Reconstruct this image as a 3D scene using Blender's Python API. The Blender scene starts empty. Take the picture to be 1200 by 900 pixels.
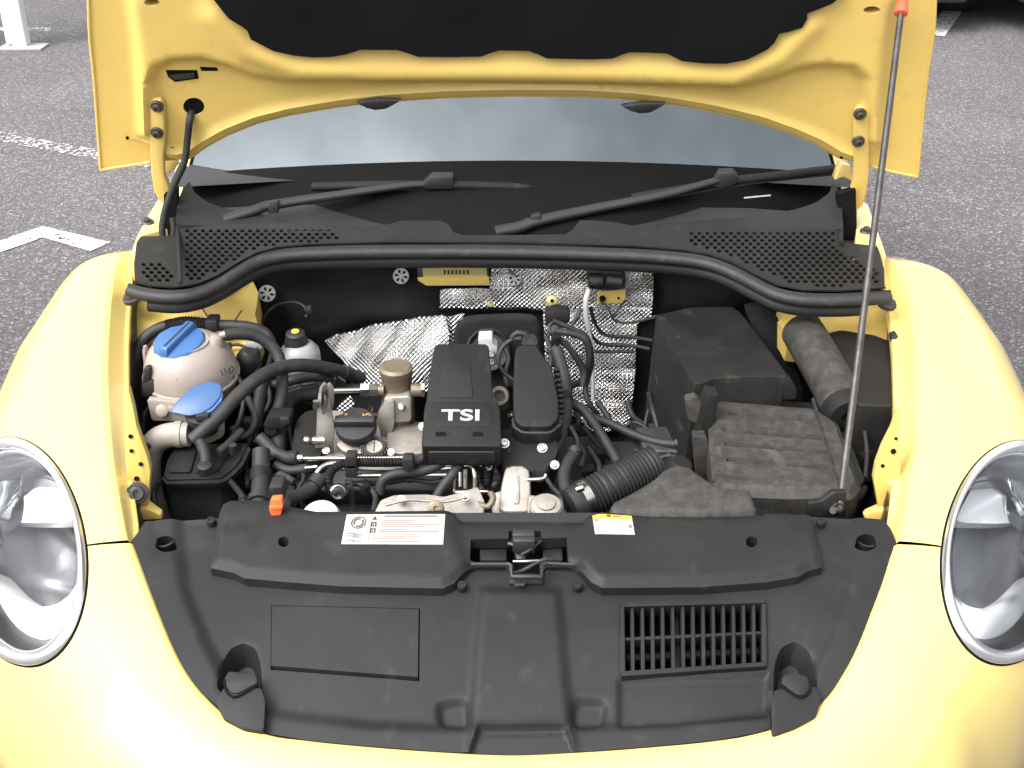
import bpy, bmesh, math, random
import numpy as np
from mathutils import Vector, Matrix, Euler
from mathutils.geometry import delaunay_2d_cdt
from mathutils.bvhtree import BVHTree

random.seed(7)
R = math.radians
scene = bpy.context.scene
col = scene.collection

# ------------------------------------------------------------------ camera
F = 1450.0                       # focal length in pixels of the 1200 px wide photograph
PITCH = R(28.0)
CAM = Vector((0.0, -1.34, 1.70))
cam_d = bpy.data.cameras.new("camera")
cam_d.sensor_width = 36.0
cam_d.lens = F / 1200.0 * 36.0
cam_d.clip_start = 0.02
cam_d.clip_end = 2000.0
cam = bpy.data.objects.new("camera", cam_d)
col.objects.link(cam)
cam.location = CAM
cam.rotation_euler = (R(90) - PITCH, 0, 0)
scene.camera = cam

# ------------------------------------------------------------------ sky, sun, exposure
SUN_EL, SUN_AZ = R(50), R(228)
world = bpy.data.worlds.new("World")
scene.world = world
world.use_nodes = True
wn = world.node_tree.nodes
wl = world.node_tree.links
for n in list(wn):
    wn.remove(n)
w_out = wn.new("ShaderNodeOutputWorld")
w_bg = wn.new("ShaderNodeBackground")
w_sky = wn.new("ShaderNodeTexSky")
w_sky.sky_type = 'NISHITA'
w_sky.sun_disc = False
w_sky.sun_elevation = SUN_EL
w_sky.sun_rotation = SUN_AZ
w_sky.air_density = 1.0
w_sky.dust_density = 4.0
w_sky.ozone_density = 1.0
w_hs = wn.new("ShaderNodeHueSaturation")
w_hs.inputs["Saturation"].default_value = 0.18
w_bg.inputs["Strength"].default_value = 0.15
wl.new(w_sky.outputs[0], w_hs.inputs["Color"])
# overcast: brightest overhead, falling off toward the horizon
w_tc = wn.new("ShaderNodeTexCoord")
w_sp = wn.new("ShaderNodeSeparateXYZ")
w_mr = wn.new("ShaderNodeMapRange")
w_mr.inputs[3].default_value = 0.9
w_mr.inputs[4].default_value = 3.4
w_mu = wn.new("ShaderNodeVectorMath")
w_mu.operation = 'SCALE'
wl.new(w_tc.outputs["Generated"], w_sp.inputs[0])
wl.new(w_sp.outputs[2], w_mr.inputs[0])
wl.new(w_hs.outputs[0], w_mu.inputs[0])
wl.new(w_mr.outputs[0], w_mu.inputs["Scale"])
# soft cloud cover over the whole sky
w_nz = wn.new("ShaderNodeTexNoise")
w_nz.inputs["Scale"].default_value = 3.2
w_nz.inputs["Detail"].default_value = 5
w_cl = wn.new("ShaderNodeMapRange")
w_cl.inputs[1].default_value = 0.3
w_cl.inputs[2].default_value = 0.7
w_cl.inputs[3].default_value = 0.72
w_cl.inputs[4].default_value = 1.28
w_m2 = wn.new("ShaderNodeVectorMath")
w_m2.operation = 'SCALE'
wl.new(w_tc.outputs["Generated"], w_nz.inputs["Vector"])
wl.new(w_nz.outputs[0], w_cl.inputs[0])
wl.new(w_mu.outputs[0], w_m2.inputs[0])
wl.new(w_cl.outputs[0], w_m2.inputs["Scale"])
wl.new(w_m2.outputs[0], w_bg.inputs["Color"])
wl.new(w_bg.outputs[0], w_out.inputs["Surface"])

sun_d = bpy.data.lights.new("sun", 'SUN')
sun_d.energy = 0.9
sun_d.angle = R(35)
sun_d.color = (1.0, 0.97, 0.93)
sun = bpy.data.objects.new("sun", sun_d)
col.objects.link(sun)
sd_ = Vector((math.sin(SUN_AZ) * math.cos(SUN_EL), math.cos(SUN_AZ) * math.cos(SUN_EL), math.sin(SUN_EL)))
sun.rotation_euler = sd_.to_track_quat('Z', 'Y').to_euler()
sun.location = (0, 0, 6)

vs = scene.view_settings
vs.view_transform = 'Standard'
vs.look = 'None'
vs.gamma = 1.0
vs.use_curve_mapping = False
vs.exposure = 0.45

# ------------------------------------------------------------------ materials
MATS = {}
def mat(name, base, rough=0.5, metal=0.0, coat=0.0, spec=0.5, noise=0.0, nscale=20.0, ncol=None, bump=0.0, bscale=200.0,
        rvar=0.0, trans=0.0, sss=0.0, detail=5.0, coat_rough=0.05, alpha=1.0):
    """principled material: colour with soft blotches of a second colour, fine relief"""
    m = bpy.data.materials.new(name)
    m.use_nodes = True
    nt = m.node_tree
    b = nt.nodes["Principled BSDF"]
    b.inputs["Base Color"].default_value = (*base, 1)
    b.inputs["Roughness"].default_value = rough
    b.inputs["Metallic"].default_value = metal
    b.inputs["Coat Weight"].default_value = coat
    b.inputs["Coat Roughness"].default_value = coat_rough
    b.inputs["Specular IOR Level"].default_value = spec
    b.inputs["Transmission Weight"].default_value = trans
    if sss > 0:
        b.inputs["Subsurface Weight"].default_value = sss
        b.inputs["Subsurface Radius"].default_value = (0.01, 0.01, 0.01)
    tc = nt.nodes.new("ShaderNodeTexCoord")
    if noise > 0 or rvar > 0:
        n = nt.nodes.new("ShaderNodeTexNoise")
        n.inputs["Scale"].default_value = nscale
        n.inputs["Detail"].default_value = detail
        n.inputs["Roughness"].default_value = 0.65
        nt.links.new(tc.outputs["Object"], n.inputs["Vector"])
        if noise > 0:
            mr = nt.nodes.new("ShaderNodeMapRange")
            mr.inputs[1].default_value = 0.42
            mr.inputs[2].default_value = 0.72
            mr.inputs[4].default_value = noise
            nt.links.new(n.outputs[0], mr.inputs[0])
            mx = nt.nodes.new("ShaderNodeMix")
            mx.data_type = 'RGBA'
            mx.inputs[6].default_value = (*base, 1)
            mx.inputs[7].default_value = (*(ncol or tuple(min(1, c * 2) for c in base)), 1)
            nt.links.new(mr.outputs[0], mx.inputs[0])
            nt.links.new(mx.outputs[2], b.inputs["Base Color"])
        if rvar > 0:
            m2 = nt.nodes.new("ShaderNodeMapRange")
            m2.inputs[1].default_value = 0.35
            m2.inputs[2].default_value = 0.7
            m2.inputs[3].default_value = max(0.02, rough - rvar)
            m2.inputs[4].default_value = min(1, rough + rvar)
            nt.links.new(n.outputs[0], m2.inputs[0])
            nt.links.new(m2.outputs[0], b.inputs["Roughness"])
    if bump > 0:
        n2 = nt.nodes.new("ShaderNodeTexNoise")
        n2.inputs["Scale"].default_value = bscale
        n2.inputs["Detail"].default_value = 3
        nt.links.new(tc.outputs["Object"], n2.inputs["Vector"])
        bp = nt.nodes.new("ShaderNodeBump")
        bp.inputs["Strength"].default_value = bump
        bp.inputs["Distance"].default_value = 0.002
        nt.links.new(n2.outputs[0], bp.inputs["Height"])
        nt.links.new(bp.outputs[0], b.inputs["Normal"])
    MATS[name] = m
    return m

def add_scuffs(name, colour, amount):
    """pale specks, dried drips and fine scratches on a plastic"""
    m = MATS[name]
    nt = m.node_tree
    b = nt.nodes["Principled BSDF"]
    src = b.inputs["Base Color"].links[0].from_socket
    tc = nt.nodes.new("ShaderNodeTexCoord")
    outs = []
    for (sc, st_, lo, hi) in (((1, 1, 1), 260.0, 0.70, 0.78), ((1, 0.6, 1), 30.0, 0.62, 0.86), ((0.15, 1, 0.4), 210.0, 0.74, 0.80)):
        mp = nt.nodes.new("ShaderNodeMapping")
        mp.inputs["Scale"].default_value = sc
        mp.inputs["Rotation"].default_value = (0.2, 0.1, 0.5)
        n = nt.nodes.new("ShaderNodeTexNoise")
        n.inputs["Scale"].default_value = st_
        n.inputs["Detail"].default_value = 4
        mr = nt.nodes.new("ShaderNodeMapRange")
        mr.inputs[1].default_value = lo
        mr.inputs[2].default_value = hi
        nt.links.new(tc.outputs["Object"], mp.inputs["Vector"])
        nt.links.new(mp.outputs[0], n.inputs["Vector"])
        nt.links.new(n.outputs[0], mr.inputs[0])
        outs.append(mr.outputs[0])
    ad = nt.nodes.new("ShaderNodeMath"); ad.operation = 'ADD'
    nt.links.new(outs[0], ad.inputs[0]); nt.links.new(outs[1], ad.inputs[1])
    ad2 = nt.nodes.new("ShaderNodeMath"); ad2.operation = 'ADD'; ad2.use_clamp = True
    nt.links.new(ad.outputs[0], ad2.inputs[0]); nt.links.new(outs[2], ad2.inputs[1])
    mu = nt.nodes.new("ShaderNodeMath"); mu.operation = 'MULTIPLY'; mu.inputs[1].default_value = amount
    nt.links.new(ad2.outputs[0], mu.inputs[0])
    mx = nt.nodes.new("ShaderNodeMix"); mx.data_type = 'RGBA'
    mx.inputs[7].default_value = (*colour, 1)
    nt.links.new(mu.outputs[0], mx.inputs[0])
    nt.links.new(src, mx.inputs[6])
    nt.links.new(mx.outputs[2], b.inputs["Base Color"])

YEL = (0.74, 0.56, 0.175)
mat("yellow_paint", YEL, rough=0.38, coat=1.0, coat_rough=0.04, spec=0.4)
mat("yellow_inner_shaded", (0.66, 0.475, 0.13), rough=0.42, coat=0.35, coat_rough=0.2, noise=0.35, nscale=9, ncol=(0.55, 0.39, 0.12), bump=0.05, bscale=60)  # same yellow as the outside, toned darker for its shaded inner faces
mat("black_plastic", (0.0105, 0.010, 0.0095), rough=0.6, spec=0.25, noise=0.5, nscale=14, ncol=(0.020, 0.0185, 0.0165), bump=0.25, bscale=900, rvar=0.08)
mat("grey_plastic", (0.0100, 0.0100, 0.0100), rough=0.58, spec=0.3, noise=0.75, nscale=6, detail=9, ncol=(0.023, 0.0222, 0.021), bump=0.22, bscale=1100, rvar=0.06)
mat("dusty_plastic", (0.020, 0.019, 0.0175), rough=0.7, noise=0.85, nscale=55, ncol=(0.058, 0.052, 0.044), bump=0.3, bscale=500, detail=8)
mat("dark_plastic", (0.014, 0.014, 0.015), rough=0.55, noise=0.4, nscale=30, ncol=(0.028, 0.026, 0.025), bump=0.2, bscale=600)
mat("rubber", (0.015, 0.015, 0.0155), rough=0.62, noise=0.6, nscale=40, ncol=(0.03, 0.0285, 0.027), bump=0.15, bscale=500)
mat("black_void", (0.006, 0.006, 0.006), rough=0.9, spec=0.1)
mat("felt_black", (0.008, 0.008, 0.0085), rough=0.95, spec=0.1, bump=0.5, bscale=900)
mat("insulation_black", (0.009, 0.009, 0.009), rough=0.85, spec=0.25, noise=0.5, nscale=12, ncol=(0.022, 0.021, 0.02), bump=0.4, bscale=300)
mat("cast_aluminium", (0.36, 0.335, 0.30), rough=0.48, metal=0.55, noise=0.8, nscale=35, ncol=(0.21, 0.185, 0.15), bump=0.5, bscale=600, detail=8)
mat("brown_aluminium", (0.20, 0.165, 0.115), rough=0.5, metal=0.5, noise=0.7, nscale=30, ncol=(0.13, 0.10, 0.065), bump=0.4, bscale=500)
mat("steel", (0.46, 0.45, 0.42), rough=0.3, metal=1.0, noise=0.3, nscale=60, ncol=(0.45, 0.42, 0.38), rvar=0.1)
mat("dark_steel", (0.05, 0.047, 0.045), rough=0.45, metal=0.45, noise=0.5, nscale=40, ncol=(0.14, 0.13, 0.12))
mat("chrome", (0.86, 0.87, 0.88), rough=0.07, metal=1.0)
mat("satin_chrome", (0.80, 0.81, 0.82), rough=0.2, metal=0.9)
mat("reflector", (0.62, 0.63, 0.65), rough=0.16, metal=1.0)
mat("lamp_grey", (0.12, 0.123, 0.13), rough=0.3, metal=0.3, coat=0.4)
mat("lamp_white", (0.90, 0.90, 0.91), rough=0.25, coat=0.6)
mat("lamp_dark", (0.018, 0.018, 0.02), rough=0.3, coat=0.2)
mat("white_tank", (0.29, 0.25, 0.222), rough=0.42, sss=0.35, noise=0.6, nscale=9, ncol=(0.25, 0.205, 0.175), bump=0.08, bscale=80)
mat("cream_plastic", (0.30, 0.27, 0.23), rough=0.5, noise=0.7, nscale=18, ncol=(0.2, 0.17, 0.135), sss=0.2)
mat("clear_tank", (0.30, 0.305, 0.29), rough=0.35, noise=0.6, nscale=25, ncol=(0.15, 0.15, 0.145), sss=0.25)
mat("blue_plastic", (0.032, 0.10, 0.26), rough=0.45, noise=0.4, nscale=25, ncol=(0.06, 0.13, 0.28), bump=0.1, bscale=300)
mat("light_blue_plastic", (0.02, 0.075, 0.20), rough=0.4, noise=0.3, nscale=20, ncol=(0.04, 0.105, 0.23))
mat("orange_plastic", (0.85, 0.14, 0.035), rough=0.4)
mat("red_plastic", (0.75, 0.10, 0.05), rough=0.4)
mat("white_plastic", (0.46, 0.46, 0.46), rough=0.4, noise=0.3, nscale=20, ncol=(0.36, 0.36, 0.36))
mat("grey_sleeve", (0.38, 0.38, 0.38), rough=0.5)
mat("white_letter", (0.33, 0.33, 0.32), rough=0.4)
mat("label_white", (0.40, 0.37, 0.345), rough=0.45, noise=0.3, nscale=40, ncol=(0.34, 0.31, 0.28))
mat("label_grey", (0.17, 0.15, 0.14), rough=0.5)
mat("label_dark", (0.02, 0.019, 0.018), rough=0.5)
mat("label_yellow", (0.55, 0.40, 0.06), rough=0.45)
mat("label_blue", (0.25, 0.33, 0.55), rough=0.45)
mat("print_orange", (0.72, 0.36, 0.09), rough=0.5)
mat("print_yellow", (0.75, 0.68, 0.08), rough=0.5)
mat("zinc_yellow", (0.62, 0.55, 0.22), rough=0.35, metal=0.5)
mat("glass_frit", (0.005, 0.005, 0.005), rough=0.6, spec=0.08, noise=0.5, nscale=6, ncol=(0.009, 0.008, 0.007))
mat("tyre", (0.02, 0.02, 0.02), rough=0.8)
mat("white_paint", (0.78, 0.78, 0.77), rough=0.5, noise=0.3, nscale=8, ncol=(0.66, 0.65, 0.62))
mat("car_black_paint", (0.02, 0.021, 0.023), rough=0.3, coat=1.0)
mat("car_white_paint", (0.75, 0.76, 0.77), rough=0.3, coat=1.0)
mat("dashboard", (0.03, 0.03, 0.032), rough=0.75)
mat("concrete", (0.34, 0.32, 0.30), rough=0.9, noise=0.5, nscale=10, ncol=(0.25, 0.24, 0.23))

for nm, am in (("black_plastic", 0.3), ("grey_plastic", 0.14), ("dusty_plastic", 0.5), ("rubber", 0.3)):
    add_scuffs(nm, (0.16, 0.15, 0.135), am)
add_scuffs("yellow_inner_shaded", (0.30, 0.20, 0.05), 0.30)
add_scuffs("dark_plastic", (0.07, 0.065, 0.06), 0.25)
add_scuffs("white_tank", (0.2, 0.15, 0.11), 0.35)
add_scuffs("cast_aluminium", (0.07, 0.055, 0.04), 0.6)
add_scuffs("insulation_black", (0.06, 0.055, 0.05), 0.35)

def make_glass(name, tint, rough=0.0, ior=1.62, gcol=(1, 1, 1, 1)):
    m = bpy.data.materials.new(name)
    m.use_nodes = True
    nt = m.node_tree
    for n in list(nt.nodes):
        nt.nodes.remove(n)
    out = nt.nodes.new("ShaderNodeOutputMaterial")
    tr = nt.nodes.new("ShaderNodeBsdfTransparent")
    tr.inputs[0].default_value = (*tint, 1)
    gl = nt.nodes.new("ShaderNodeBsdfGlossy")
    gl.inputs["Roughness"].default_value = rough
    gl.inputs["Color"].default_value = gcol
    fr = nt.nodes.new("ShaderNodeFresnel")
    fr.inputs["IOR"].default_value = ior
    mx = nt.nodes.new("ShaderNodeMixShader")
    nt.links.new(fr.outputs[0], mx.inputs[0])
    nt.links.new(tr.outputs[0], mx.inputs[1])
    nt.links.new(gl.outputs[0], mx.inputs[2])
    nt.links.new(mx.outputs[0], out.inputs["Surface"])
    MATS[name] = m
make_glass("window_glass", (0.55, 0.62, 0.60), ior=2.3, gcol=(0.86, 0.95, 1.0, 1))
make_glass("lamp_glass", (0.93, 0.94, 0.95))

def make_foil():
    """embossed aluminium heat shield: rows of small pyramids pressed into bright foil, wrinkled"""
    m = bpy.data.materials.new("foil")
    m.use_nodes = True
    nt = m.node_tree
    b = nt.nodes["Principled BSDF"]
    b.inputs["Base Color"].default_value = (0.93, 0.92, 0.91, 1)
    b.inputs["Metallic"].default_value = 1.0
    b.inputs["Roughness"].default_value = 0.27
    tc = nt.nodes.new("ShaderNodeTexCoord")
    nz = nt.nodes.new("ShaderNodeTexNoise")
    nz.inputs["Scale"].default_value = 9
    nt.links.new(tc.outputs["UV"], nz.inputs["Vector"])
    ad = nt.nodes.new("ShaderNodeVectorMath")
    ad.operation = 'MULTIPLY_ADD'
    ad.inputs[1].default_value = (0.016, 0.016, 0.016)
    nt.links.new(nz.outputs["Color"], ad.inputs[0])
    nt.links.new(tc.outputs["UV"], ad.inputs[2])
    def wave(dirv):
        d = nt.nodes.new("ShaderNodeVectorMath")
        d.operation = 'DOT_PRODUCT'
        d.inputs[1].default_value = dirv
        nt.links.new(ad.outputs[0], d.inputs[0])
        s = nt.nodes.new("ShaderNodeMath")
        s.operation = 'SINE'
        nt.links.new(d.outputs["Value"], s.inputs[0])
        return s
    k = 2 * math.pi / 0.0088
    s1 = wave((k, 0, 0))
    s2 = wave((0, k, 0))
    mu = nt.nodes.new("ShaderNodeMath")
    mu.operation = 'MULTIPLY'
    nt.links.new(s1.outputs[0], mu.inputs[0])
    nt.links.new(s2.outputs[0], mu.inputs[1])
    bp = nt.nodes.new("ShaderNodeBump")
    bp.inputs["Strength"].default_value = 1.0
    bp.inputs["Distance"].default_value = 0.0030
    nt.links.new(mu.outputs[0], bp.inputs["Height"])
    nt.links.new(bp.outputs[0], b.inputs["Normal"])
    MATS["foil"] = m
make_foil()

def make_asphalt():
    m = bpy.data.materials.new("asphalt")
    m.use_nodes = True
    nt = m.node_tree
    b = nt.nodes["Principled BSDF"]
    b.inputs["Roughness"].default_value = 0.82
    tc = nt.nodes.new("ShaderNodeTexCoord")
    v = nt.nodes.new("ShaderNodeTexVoronoi")
    v.inputs["Scale"].default_value = 150
    nt.links.new(tc.outputs["Object"], v.inputs["Vector"])
    sx = nt.nodes.new("ShaderNodeSeparateColor")
    nt.links.new(v.outputs["Color"], sx.inputs[0])
    cr = nt.nodes.new("ShaderNodeValToRGB")
    e = cr.color_ramp.elements
    e[0].position, e[0].color = 0.0, (0.058, 0.054, 0.056, 1)
    e[1].position, e[1].color = 1.0, (0.30, 0.29, 0.285, 1)
    e2 = cr.color_ramp.elements.new(0.55); e2.color = (0.090, 0.083, 0.086, 1)
    e3 = cr.color_ramp.elements.new(0.86); e3.color = (0.13, 0.12, 0.124, 1)
    nt.links.new(sx.outputs[0], cr.inputs[0])
    n = nt.nodes.new("ShaderNodeTexNoise")
    n.inputs["Scale"].default_value = 0.7
    n.inputs["Detail"].default_value = 6
    nt.links.new(tc.outputs["Object"], n.inputs["Vector"])
    mr = nt.nodes.new("ShaderNodeMapRange")
    mr.inputs[1].default_value = 0.3
    mr.inputs[2].default_value = 0.7
    mr.inputs[3].default_value = 0.72
    mr.inputs[4].default_value = 1.2
    nt.links.new(n.outputs[0], mr.inputs[0])
    mx = nt.nodes.new("ShaderNodeVectorMath")
    mx.operation = 'SCALE'
    nt.links.new(cr.outputs[0], mx.inputs[0])
    nt.links.new(mr.outputs[0], mx.inputs["Scale"])
    nt.links.new(mx.outputs[0], b.inputs["Base Color"])
    bp = nt.nodes.new("ShaderNodeBump")
    bp.inputs["Strength"].default_value = 0.7
    bp.inputs["Distance"].default_value = 0.006
    nt.links.new(v.outputs["Distance"], bp.inputs["Height"])
    nt.links.new(bp.outputs[0], b.inputs["Normal"])
    MATS["asphalt"] = m
make_asphalt()

def make_worn_line():
    """road paint with worn-through flecks"""
    m = bpy.data.materials.new("road_paint")
    m.use_nodes = True
    nt = m.node_tree
    b = nt.nodes["Principled BSDF"]
    b.inputs["Base Color"].default_value = (0.62, 0.61, 0.60, 1)
    b.inputs["Roughness"].default_value = 0.7
    tc = nt.nodes.new("ShaderNodeTexCoord")
    n = nt.nodes.new("ShaderNodeTexNoise")
    n.inputs["Scale"].default_value = 45
    n.inputs["Detail"].default_value = 6
    nt.links.new(tc.outputs["Object"], n.inputs["Vector"])
    cr = nt.nodes.new("ShaderNodeValToRGB")
    cr.color_ramp.elements[0].position = 0.36
    cr.color_ramp.elements[1].position = 0.46
    nt.links.new(n.outputs[0], cr.inputs[0])
    nt.links.new(cr.outputs[0], b.inputs["Alpha"])
    MATS["road_paint"] = m
    m2 = m.copy(); m2.name = "worn_road_paint"
    for nn in m2.node_tree.nodes:
        if nn.type == 'VALTORGB':
            nn.color_ramp.elements[0].position = 0.5
            nn.color_ramp.elements[1].position = 0.62
        if nn.type == 'TEX_NOISE':
            nn.inputs["Scale"].default_value = 60
    MATS["worn_road_paint"] = m2
make_worn_line()
# ------------------------------------------------------------------ helpers
FW = Vector((0, math.cos(PITCH), -math.sin(PITCH)))
UP = Vector((0, math.sin(PITCH), math.cos(PITCH)))
RT = Vector((1, 0, 0))
def ray(px, py):
    return FW + RT * ((px - 600) / F) + UP * ((450 - py) / F)
def P(px, py, Y=None, Z=None):
    """the point at world depth Y (or height Z) that is seen at a place of the photograph"""
    d = ray(px, py)
    t = (Y - CAM.y) / d.y if Y is not None else (Z - CAM.z) / d.z
    return CAM + d * t
def PL(pts, Y=None, Z=None):
    return [P(p[0], p[1], p[2] if len(p) > 2 and Z is None else Y, Z) for p in pts]
def on_plane(px, py, o, n):
    d = ray(px, py)
    return CAM + d * ((o - CAM).dot(n) / d.dot(n))
def hit(px, py, zf, t0=0.9, t1=3.2):
    """numpy: where the view rays meet the surface z = zf(x, y)"""
    px = np.asarray(px, float); py = np.asarray(py, float)
    a = (px - 600) / F; b = (450 - py) / F
    dx = a; dy = FW.y + UP.y * b; dz = FW.z + UP.z * b
    lo = np.full(px.shape, t0); hi = np.full(px.shape, t1)
    for _ in range(45):
        m = 0.5 * (lo + hi)
        f = CAM.z + m * dz - zf(CAM.x + m * dx, CAM.y + m * dy)
        lo = np.where(f > 0, m, lo); hi = np.where(f > 0, hi, m)
    m = 0.5 * (lo + hi)
    return np.stack([CAM.x + m * dx, CAM.y + m * dy, CAM.z + m * dz], -1)
def hitv(px, py, zf):
    return Vector(hit(np.array([px]), np.array([py]), zf)[0])

def setp(o, parent):
    if parent is not None:
        o.parent = parent
        if parent.type == 'EMPTY':
            o.matrix_parent_inverse = Matrix.Translation(-parent.location)
def mesh_obj(name, verts, faces, m, parent=None, smooth=True, label=None, angle=38, bev=0.0, bseg=2, uv=None):
    me = bpy.data.meshes.new(name)
    me.from_pydata([tuple(v) for v in verts], [], faces)
    bm = bmesh.new()
    bm.from_mesh(me)
    bmesh.ops.recalc_face_normals(bm, faces=bm.faces)
    if bev > 0:
        es = [e for e in bm.edges if len(e.link_faces) == 2 and e.calc_face_angle(0) > R(28)]
        bmesh.ops.bevel(bm, geom=es, offset=bev, offset_type='OFFSET', segments=bseg, profile=0.5, affect='EDGES', clamp_overlap=True)
    bm.to_mesh(me)
    bm.free()
    if smooth:
        me.shade_smooth()
        me.set_sharp_from_angle(angle=R(angle))
    me.materials.append(MATS[m])
    if uv is not None:
        uvl = me.uv_layers.new(name="UVMap")
        for lp in me.loops:
            uvl.data[lp.index].uv = uv(me.vertices[lp.vertex_index].co)
    o = bpy.data.objects.new(name, me)
    col.objects.link(o)
    setp(o, parent)
    if label:
        o["label"] = label
    return o
def empty(name, loc, label, cat, group=None):
    o = bpy.data.objects.new(name, None)
    o.location = loc
    o.empty_display_size = 0.2
    col.objects.link(o)
    o["label"] = label; o["category"] = cat
    if group:
        o["group"] = group
    return o
def prism(name, outline, ext, m, parent, bev=0.003, label=None, bseg=2, top=None, angle=38, uv=None):
    """closed outline extruded by a vector; top: scale of the far cap about its centre"""
    n = len(outline)
    outline = [Vector(v) for v in outline]
    ext = Vector(ext)
    c = sum(outline, Vector()) / n
    far = [c + (v - c) * (top or 1.0) + ext for v in outline]
    faces = [list(range(n)), list(range(2 * n - 1, n - 1, -1))]
    faces += [[i, (i + 1) % n, n + (i + 1) % n, n + i] for i in range(n)]
    return mesh_obj(name, outline + far, faces, m, parent, bev=bev, label=label, bseg=bseg, angle=angle, uv=uv)
def rnd(pts, r=0.3, k=4):
    """round the corners of a 2D / 3D outline"""
    out = []
    n = len(pts)
    for i in range(n):
        a, b, c = (np.array(pts[i - 1], float), np.array(pts[i], float), np.array(pts[(i + 1) % n], float))
        p = b + (a - b) * r; q = b + (c - b) * r
        for j in range(k + 1):
            t = j / k
            out.append(tuple((1 - t) ** 2 * p + 2 * t * (1 - t) * b + t * t * q))
    return out
def box(name, c, size, m, parent, rot=(0, 0, 0), bev=0.004, label=None, bseg=2, basis=None):
    h = Vector(size) / 2
    M = basis if basis is not None else Euler(rot).to_matrix()
    vs_ = []
    for sx in (-1, 1):
        for sy in (-1, 1):
            for sz in (-1, 1):
                vs_.append(Vector(c) + M @ Vector((sx * h.x, sy * h.y, sz * h.z)))
    f = [(0, 1, 3, 2), (4, 6, 7, 5), (0, 4, 5, 1), (2, 3, 7, 6), (0, 2, 6, 4), (1, 5, 7, 3)]
    return mesh_obj(name, vs_, f, m, parent, bev=bev, label=label, bseg=bseg)
def catmull(pts, step=0.006):
    pts = [Vector(p) for p in pts]
    if len(pts) == 2:
        n = max(2, int((pts[1] - pts[0]).length / step))
        return [pts[0].lerp(pts[1], i / n) for i in range(n + 1)]
    q = [pts[0] * 2 - pts[1]] + pts + [pts[-1] * 2 - pts[-2]]
    out = []
    for i in range(1, len(q) - 2):
        p0, p1, p2, p3 = q[i - 1:i + 3]
        n = max(2, int((p2 - p1).length / step))
        for j in range(n):
            t = j / n
            out.append(0.5 * ((2 * p1) + (p2 - p0) * t + (2 * p0 - 5 * p1 + 4 * p2 - p3) * t * t + (3 * p1 - p0 - 3 * p2 + p3) * t ** 3))
    out.append(pts[-1])
    return out
def tube(name, pts, r, m, parent, seg=12, corr=None, label=None, straight=False, step=0.006, r_end=None, flat=1.0):
    """hose along a smooth path; corr = (amplitude, pitch) for corrugation"""
    if straight:
        path = [Vector(p) for p in pts]
    else:
        path = catmull(pts, min(step, corr[1] / 4 if corr else step))
    n = len(path)
    verts, faces = [], []
    tan = [(path[min(i + 1, n - 1)] - path[max(i - 1, 0)]).normalized() for i in range(n)]
    ref = Vector((0, 0, 1)) if abs(tan[0].z) < 0.9 else Vector((1, 0, 0))
    u = (ref - tan[0] * ref.dot(tan[0])).normalized()
    s = 0.0
    for i in range(n):
        if i:
            s += (path[i] - path[i - 1]).length
        u = (u - tan[i] * u.dot(tan[i])).normalized()
        w = tan[i].cross(u)
        rr = r if r_end is None else r + (r_end - r) * i / (n - 1)
        if corr:
            rr += corr[0] * math.cos(2 * math.pi * s / corr[1])
        for k in range(seg):
            a = 2 * math.pi * k / seg
            verts.append(path[i] + (u * math.cos(a) * flat + w * math.sin(a)) * rr)
    for i in range(n - 1):
        for k in range(seg):
            faces.append((i * seg + k, i * seg + (k + 1) % seg, (i + 1) * seg + (k + 1) % seg, (i + 1) * seg + k))
    faces.append(tuple(range(seg)))
    faces.append(tuple(range((n - 1) * seg, n * seg)))
    return mesh_obj(name, verts, faces, m, parent, label=label, angle=50)
def ptube(name, pts, r, m, parent, **k):
    return tube(name, [P(*p[:2], Y=p[2]) for p in pts], r, m, parent, **k)
def frame(axis):
    a = Vector(axis).normalized()
    ref = Vector((0, 0, 1)) if abs(a.z) < 0.9 else Vector((0, 1, 0))
    u = (ref - a * ref.dot(a)).normalized()
    return a, u, a.cross(u)
def lathe(name, base, axis, prof, m, parent, seg=32, label=None, angle=35, sq=None):
    """turned shape: prof = [(radius, height)...]"""
    a, u, w = frame(axis)
    base = Vector(base)
    verts, faces = [], []
    for (r, h) in prof:
        for k in range(seg):
            t = 2 * math.pi * k / seg
            verts.append(base + a * h + (u * math.cos(t) * (sq or 1.0) + w * math.sin(t)) * max(r, 1e-5))
    n = len(prof)
    for i in range(n - 1):
        for k in range(seg):
            faces.append((i * seg + k, i * seg + (k + 1) % seg, (i + 1) * seg + (k + 1) % seg, (i + 1) * seg + k))
    faces.append(tuple(range(seg)))
    faces.append(tuple(range((n - 1) * seg, n * seg)))
    return mesh_obj(name, verts, faces, m, parent, label=label, angle=angle)
def bolt(c, axis, r, m, parent, name="bolt", washer=True):
    prof = [(r * 1.5, -0.004), (r * 1.5, 0.001), (r * 1.4, 0.002)] if washer else []
    prof += [(r, 0.002), (r, r * 0.9), (r * 0.8, r * 1.05), (r * 0.55, r * 1.05), (r * 0.5, r * 0.6)]
    return lathe(name, c, axis, prof, m, parent, seg=12, angle=30)

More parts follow.
